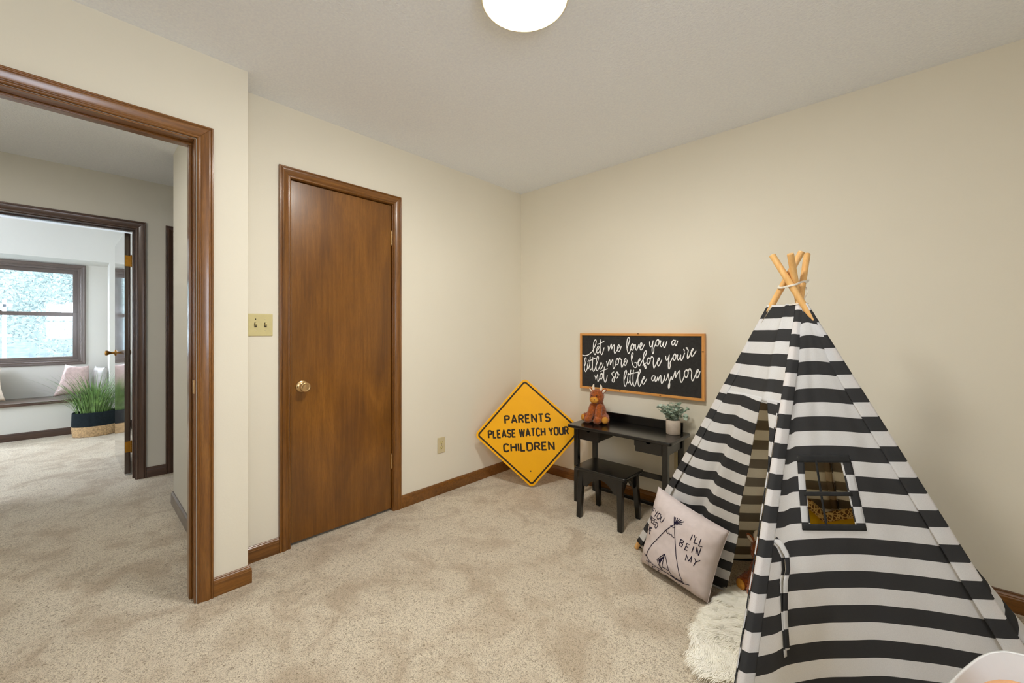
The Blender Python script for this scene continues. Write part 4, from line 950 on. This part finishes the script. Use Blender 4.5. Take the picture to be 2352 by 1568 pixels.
PSTR = [[-0.055,0.282,-0.048,0.348],[-0.029,0.288,-0.038,0.357],[-0.029,0.288,0.009,0.282],[-0.031,0.322,-0.0,0.316],[0.029,0.29,0.055,0.32],[0.08,0.272,0.06,0.323,0.041,0.367],[0.099,0.296,0.083,0.347,0.096,0.368,0.121,0.359,0.141,0.321,0.137,0.286,0.113,0.282,0.099,0.296],[0.159,0.3,0.147,0.356,0.161,0.373,0.183,0.362,0.195,0.333,0.2,0.296],[-0.04,0.394,-0.037,0.453],[-0.04,0.394,-0.009,0.445],[-0.011,0.391,-0.009,0.445],[0.006,0.402,0.005,0.468],[0.006,0.402,0.046,0.395],[0.006,0.432,0.039,0.424],[0.005,0.468,0.04,0.462],[0.059,0.397,0.051,0.466],[0.059,0.397,0.089,0.392],[0.056,0.43,0.084,0.425],[0.051,0.466,0.084,0.458],[0.098,0.411,0.092,0.485],[0.098,0.411,0.127,0.419,0.13,0.456,0.116,0.487,0.092,0.485],[-0.006,0.526,-0.005,0.576],[-0.006,0.526,0.006,0.559],[0.011,0.526,0.006,0.559],[0.011,0.526,0.016,0.579],[0.027,0.525,0.027,0.608],[0.027,0.525,0.058,0.525],[0.024,0.564,0.05,0.558],[0.027,0.608,0.048,0.601],[0.584,0.28,0.58,0.333,0.574,0.365],[0.609,0.271,0.613,0.294],[0.631,0.277,0.625,0.363],[0.625,0.363,0.666,0.347],[0.686,0.266,0.685,0.368],[0.685,0.368,0.718,0.354],[0.468,0.421,0.467,0.502],[0.468,0.421,0.505,0.42,0.505,0.443,0.47,0.458],[0.47,0.458,0.508,0.466,0.5,0.499,0.467,0.502],[0.55,0.422,0.544,0.511],[0.55,0.422,0.579,0.419],[0.547,0.465,0.575,0.461],[0.544,0.511,0.573,0.503],[0.635,0.408,0.627,0.493],[0.671,0.395,0.676,0.481],[0.671,0.395,0.707,0.485],[0.713,0.386,0.707,0.485],[0.578,0.561,0.582,0.632],[0.578,0.561,0.622,0.62],[0.639,0.545,0.622,0.62],[0.639,0.545,0.65,0.615],[0.68,0.546,0.699,0.579],[0.739,0.536,0.699,0.579,0.688,0.639],[0.355,0.286,0.305,0.361,0.249,0.453,0.179,0.591,0.117,0.712,0.082,0.829,0.074,0.875],[0.355,0.286,0.379,0.393,0.412,0.5,0.466,0.645,0.52,0.765,0.567,0.863,0.612,0.951],[0.035,0.877,0.078,0.889,0.129,0.927,0.212,0.953,0.334,0.955,0.442,0.952,0.536,0.946,0.599,0.927],[0.07,0.875,0.112,0.913],[0.387,0.948,0.501,0.967,0.606,0.954,0.684,0.917],[0.31,0.332,0.339,0.338,0.363,0.326],[0.251,0.435,0.278,0.435,0.29,0.453,0.309,0.435,0.329,0.448,0.345,0.432,0.361,0.455,0.385,0.453],[0.345,0.286,0.316,0.208],[0.352,0.275,0.332,0.205],[0.356,0.273,0.357,0.196],[0.359,0.264,0.381,0.194],[0.365,0.261,0.408,0.196],[0.373,0.263,0.438,0.194],[0.368,0.272,0.43,0.234],[0.345,0.273,0.363,0.277,0.381,0.27],[0.343,0.264,0.368,0.272],[0.327,0.711,0.284,0.775,0.242,0.843,0.279,0.893,0.325,0.945],[0.327,0.711,0.35,0.742,0.394,0.829,0.43,0.909],[0.327,0.711,0.327,0.806,0.33,0.9],[0.33,0.9,0.37,0.888,0.413,0.894],[0.43,0.909,0.46,0.942,0.524,0.953,0.594,0.934],[0.081,0.95,0.135,0.947],[0.114,0.947,0.107,1.056],[0.184,0.977,0.162,1.079],[0.184,0.977,0.213,0.978],[0.174,1.025,0.201,1.021],[0.262,0.987,0.242,1.088],[0.262,0.987,0.287,0.99],[0.253,1.033,0.277,1.031],[0.342,1.02,0.325,1.107],[0.342,1.02,0.366,1.009,0.378,1.024,0.359,1.042],[0.424,1.034,0.416,1.077],[0.424,1.034,0.499,1.033],[0.545,1.004,0.557,1.071],[0.557,1.071,0.621,1.047]]
ink = M()
PDX, PDY = .0, .0
def pmap(x, y): return PS(clamp(x), clamp(y), 1)+pnn*.0016
for st in PSTR:
    pts = [(st[i]*1.05+.09, st[i+1]*.985-.045) for i in range(0, len(st), 2)]
    dn = []
    for i in range(len(pts)-1):
        k = max(1, int(math.hypot(pts[i+1][0]-pts[i][0], pts[i+1][1]-pts[i][1])/.02))
        dn += [(pts[i][0]+(pts[i+1][0]-pts[i][0])*j/k, pts[i][1]+(pts[i+1][1]-pts[i][1])*j/k) for j in range(k)]
    ribbon(ink, dn+[pts[-1]], .0095, pmap, caps=True, nrm=pnn)
# filled half of the tent door in the drawing
def qmap(sx_, sy_):
    dx_, dy_ = sx_-350, sy_-150; return pmap((dx_*785+dy_*205)/675375*1.05+.09, (735*dy_-480*dx_)/675375*.985-.045)
ink2 = M()
for tri in (((438, 885), (372, 930), (380, 985)), ((438, 885), (380, 985), (396, 1042)), ((438, 885), (396, 1042), (412, 985))):
    ink2.add([qmap(*q) for q in tri], [(0, 1, 2)])
ink.build('printed_drawing', NAVY, pw); ink2.build('printed_door', NAVY, pw)
sm_ = M(); sm_.tube([PS(t_/40, 0, 1) for t_ in range(41)]+[PS(1, t_/40, 1) for t_ in range(1, 41)]+[PS(1-t_/40, 1, 1) for t_ in range(1, 41)]+[PS(0, 1-t_/40, 1) for t_ in range(1, 40)], .0016, 6); sm_.build('seam', PINK, pw, smooth=True)

# yellow cushions with giraffe print edge inside the tent
yc = empty('giraffe_trim_cushion'); tag(yc, 'mustard yellow cushion edged in giraffe print inside the play tent', 'cushion')
def ycf(u, v, side):
    x = -.40+.40*u; dx_ = x+.216
    top = .318+.115*(1-math.exp(-max(0, -dx_)/.11))*1.2+.115*(1-math.exp(-max(0, dx_)/.2)); z = .012+(top-.012)*v
    y = 2.385+.22*dx_-.04*(1-v); e = (1-(2*u-1)**4)*(1-(2*v-1)**4)
    return Vector((x, y-side*.055*max(0, e)**.5, z))
m = M().grid(30, 20, lambda u, v: ycf(u, v, 1)); m.grid(30, 20, lambda u, v: ycf(u, v, -1)); m.build('cover', YELC, yc, smooth=True, clean=True)
m = M()
def ytr(u, v):
    p = ycf(u, 1, 1); d = .048*v; return Vector((p.x, p.y-.006-.012*math.sin(PI*v), p.z+.030-d))
m.grid(40, 6, ytr); o = m.build('giraffe_border', GIRAFFE, yc, smooth=True); sdf = o.modifiers.new('t', 'SOLIDIFY'); sdf.thickness = .008

# ================================================================== WHITE SHELL CHAIR
ch = empty('shell_chair', (.185, 1.100, -.004), R(-6)); tag(ch, 'white moulded shell chair back at the bottom right corner', 'chair')
prf = [(-.175, .262, .125), (-.165, .282, .155), (-.10, .286, .170), (-.02, .278, .175), (.06, .280, .175), (.11, .305, .172), (.140, .350, .150), (.153, .400, .126), (.163, .450, .104), (.170, .480, .090), (.175, .503, .077), (.179, .524, .063), (.182, .541, .047), (.184, .553, .028), (.1845, .559, .003)]
def shell(u, v):
    q = v*(len(prf)-1); i = min(int(q), len(prf)-2); f = q-i; f = f
    y, z, w = [prf[i][k]+(prf[i+1][k]-prf[i][k])*f for k in range(3)]
    a = u*2-1; curl = abs(a)**2.6; bk = clamp((z-.30)/.2)
    return Vector((a*w, y-curl*.035*bk*(w/.16)**2, z+curl*.035*(1-bk)*(w/.17)))
m = M().grid(28, 48, shell); so = m.build('shell', SHELL, ch, smooth=True)
sb = so.modifiers.new('s', 'SUBSURF'); sb.levels = 1; sb.render_levels = 1
sd = so.modifiers.new('t', 'SOLIDIFY'); sd.thickness = .007; sd.offset = 0
for sx_, sy_ in ((-1, -1), (1, -1), (-1, 1), (1, 1)):
    M().tube([(sx_*.15, sy_*.14, 0), (sx_*.085, sy_*.075, .270)], [.009, .013], 14).build('leg', POLEW, ch, smooth=True)
mm = M(); mm.bar((-.10, -.09, .215), (.10, .09, .215), .006, .006); mm.bar((.10, -.09, .215), (-.10, .09, .215), .006, .006); mm.build('cross_brace', BLACKP, ch)
pc = empty('peach_cushion', (.189, 1.166, .305), R(-6)); tag(pc, 'round peach cushion on the white chair, just visible at the picture edge', 'cushion')
M().ball((0, 0, .128), (.085, .040, .127), 32, 20).build('cover', PEACH, pc, smooth=True)

# ================================================================== BEDROOM THINGS
bk = empty('grass_basket', (-6.775, .135, 0), 0); tag(bk, 'tall artificial grass in a two tone black and jute basket in the bedroom', 'plant')
def oval(h0, h1, r0, r1, wave):
    prof_ = []; N = int((h1-h0)/.006)
    for i in range(N+1):
        t_ = i/N; prof_.append((r0+(r1-r0)*t_+wave*abs(math.sin(PI*(h1-h0)*t_/.012)), h0+(h1-h0)*t_))
    return prof_
o = M().lathe([(.001, 0)]+oval(0.002, .118, .176, .184, .003), 48, cap=False).build('jute_band', BASKJ, bk, smooth=True)
o2 = M().lathe(oval(.118, .272, .185, .180, .0015)+[(.176, .276), (.170, .270), (.168, .2), (.001, .2)], 48, cap=False).build('black_band', BASKB, bk, smooth=True)
for q in (o, o2): q.scale = (.74, 1, 1)
m = M(); rnd = random.Random(11)
for i in range(330):
    a = rnd.uniform(0, 2*PI); r0 = .15*math.sqrt(rnd.random()); out = Vector((math.cos(a)*.75, math.sin(a), 0)); p = Vector((r0*math.cos(a)*.72, r0*math.sin(a), .2))
    L = rnd.uniform(.36, .60); lean = rnd.uniform(.10, .55)*(r0/.15+.25); w = rnd.uniform(.0028, .0048); side = out.cross(Vector((0, 0, 1))); side = (side*math.cos(rnd.uniform(-1.2, 1.2))+out*rnd.uniform(-.6, .6)).normalized()
    pts = []
    for k in range(7):
        t_ = k/6; droop = lean*t_*t_*(1.3 if i % 5 else 2.6); pts.append(p+out*(L*droop)+Vector((0, 0, L*t_*(1-(.10 if i % 5 else .42)*t_*t_))))
    for q in pts: q.x = max(q.x, -.225+.02*(q.z-.4)); q.y = min(q.y, .315)
    vs = []
    for k, q in enumerate(pts): ww = w*(1-(k/6)**2*.92); vs += [q-side*ww, q+side*ww]
    m.add(vs, [(2*k, 2*k+1, 2*k+3, 2*k+2) for k in range(6)])
g_ = m.build('grass_blades', GRASS, bk, smooth=True); g_['kind'] = 'stuff'

def seat_pillow(C4, T, mat, lab, seed):
    e = empty('seat_pillow'); tag(e, lab, 'pillow', 'pillows on the window seat'); o, s_, n_ = pillow_mesh(C4, T, 26, mat=mat, parent=e, seed=seed); return e
seat_pillow([(-7.36, -.10, .80), (-7.30, .10, .775), (-7.18, .12, .43), (-7.22, -.20, .43)], .06, SATIN, 'shiny pinkish satin pillow on the window seat behind the grass', 4)
seat_pillow([(-7.38, .155, .77), (-7.15, .240, .76), (-7.13, .240, .43), (-7.37, .125, .43)], .045, SILV, 'grey satin pillow in the right end of the window seat', 6)
seat_pillow([(-7.43, -.92, .80), (-7.43, -.60, .78), (-7.20, -.545, .43), (-7.20, -.98, .43)], .06, CREAMP, 'cream pillow at the left edge of the window seat', 8)
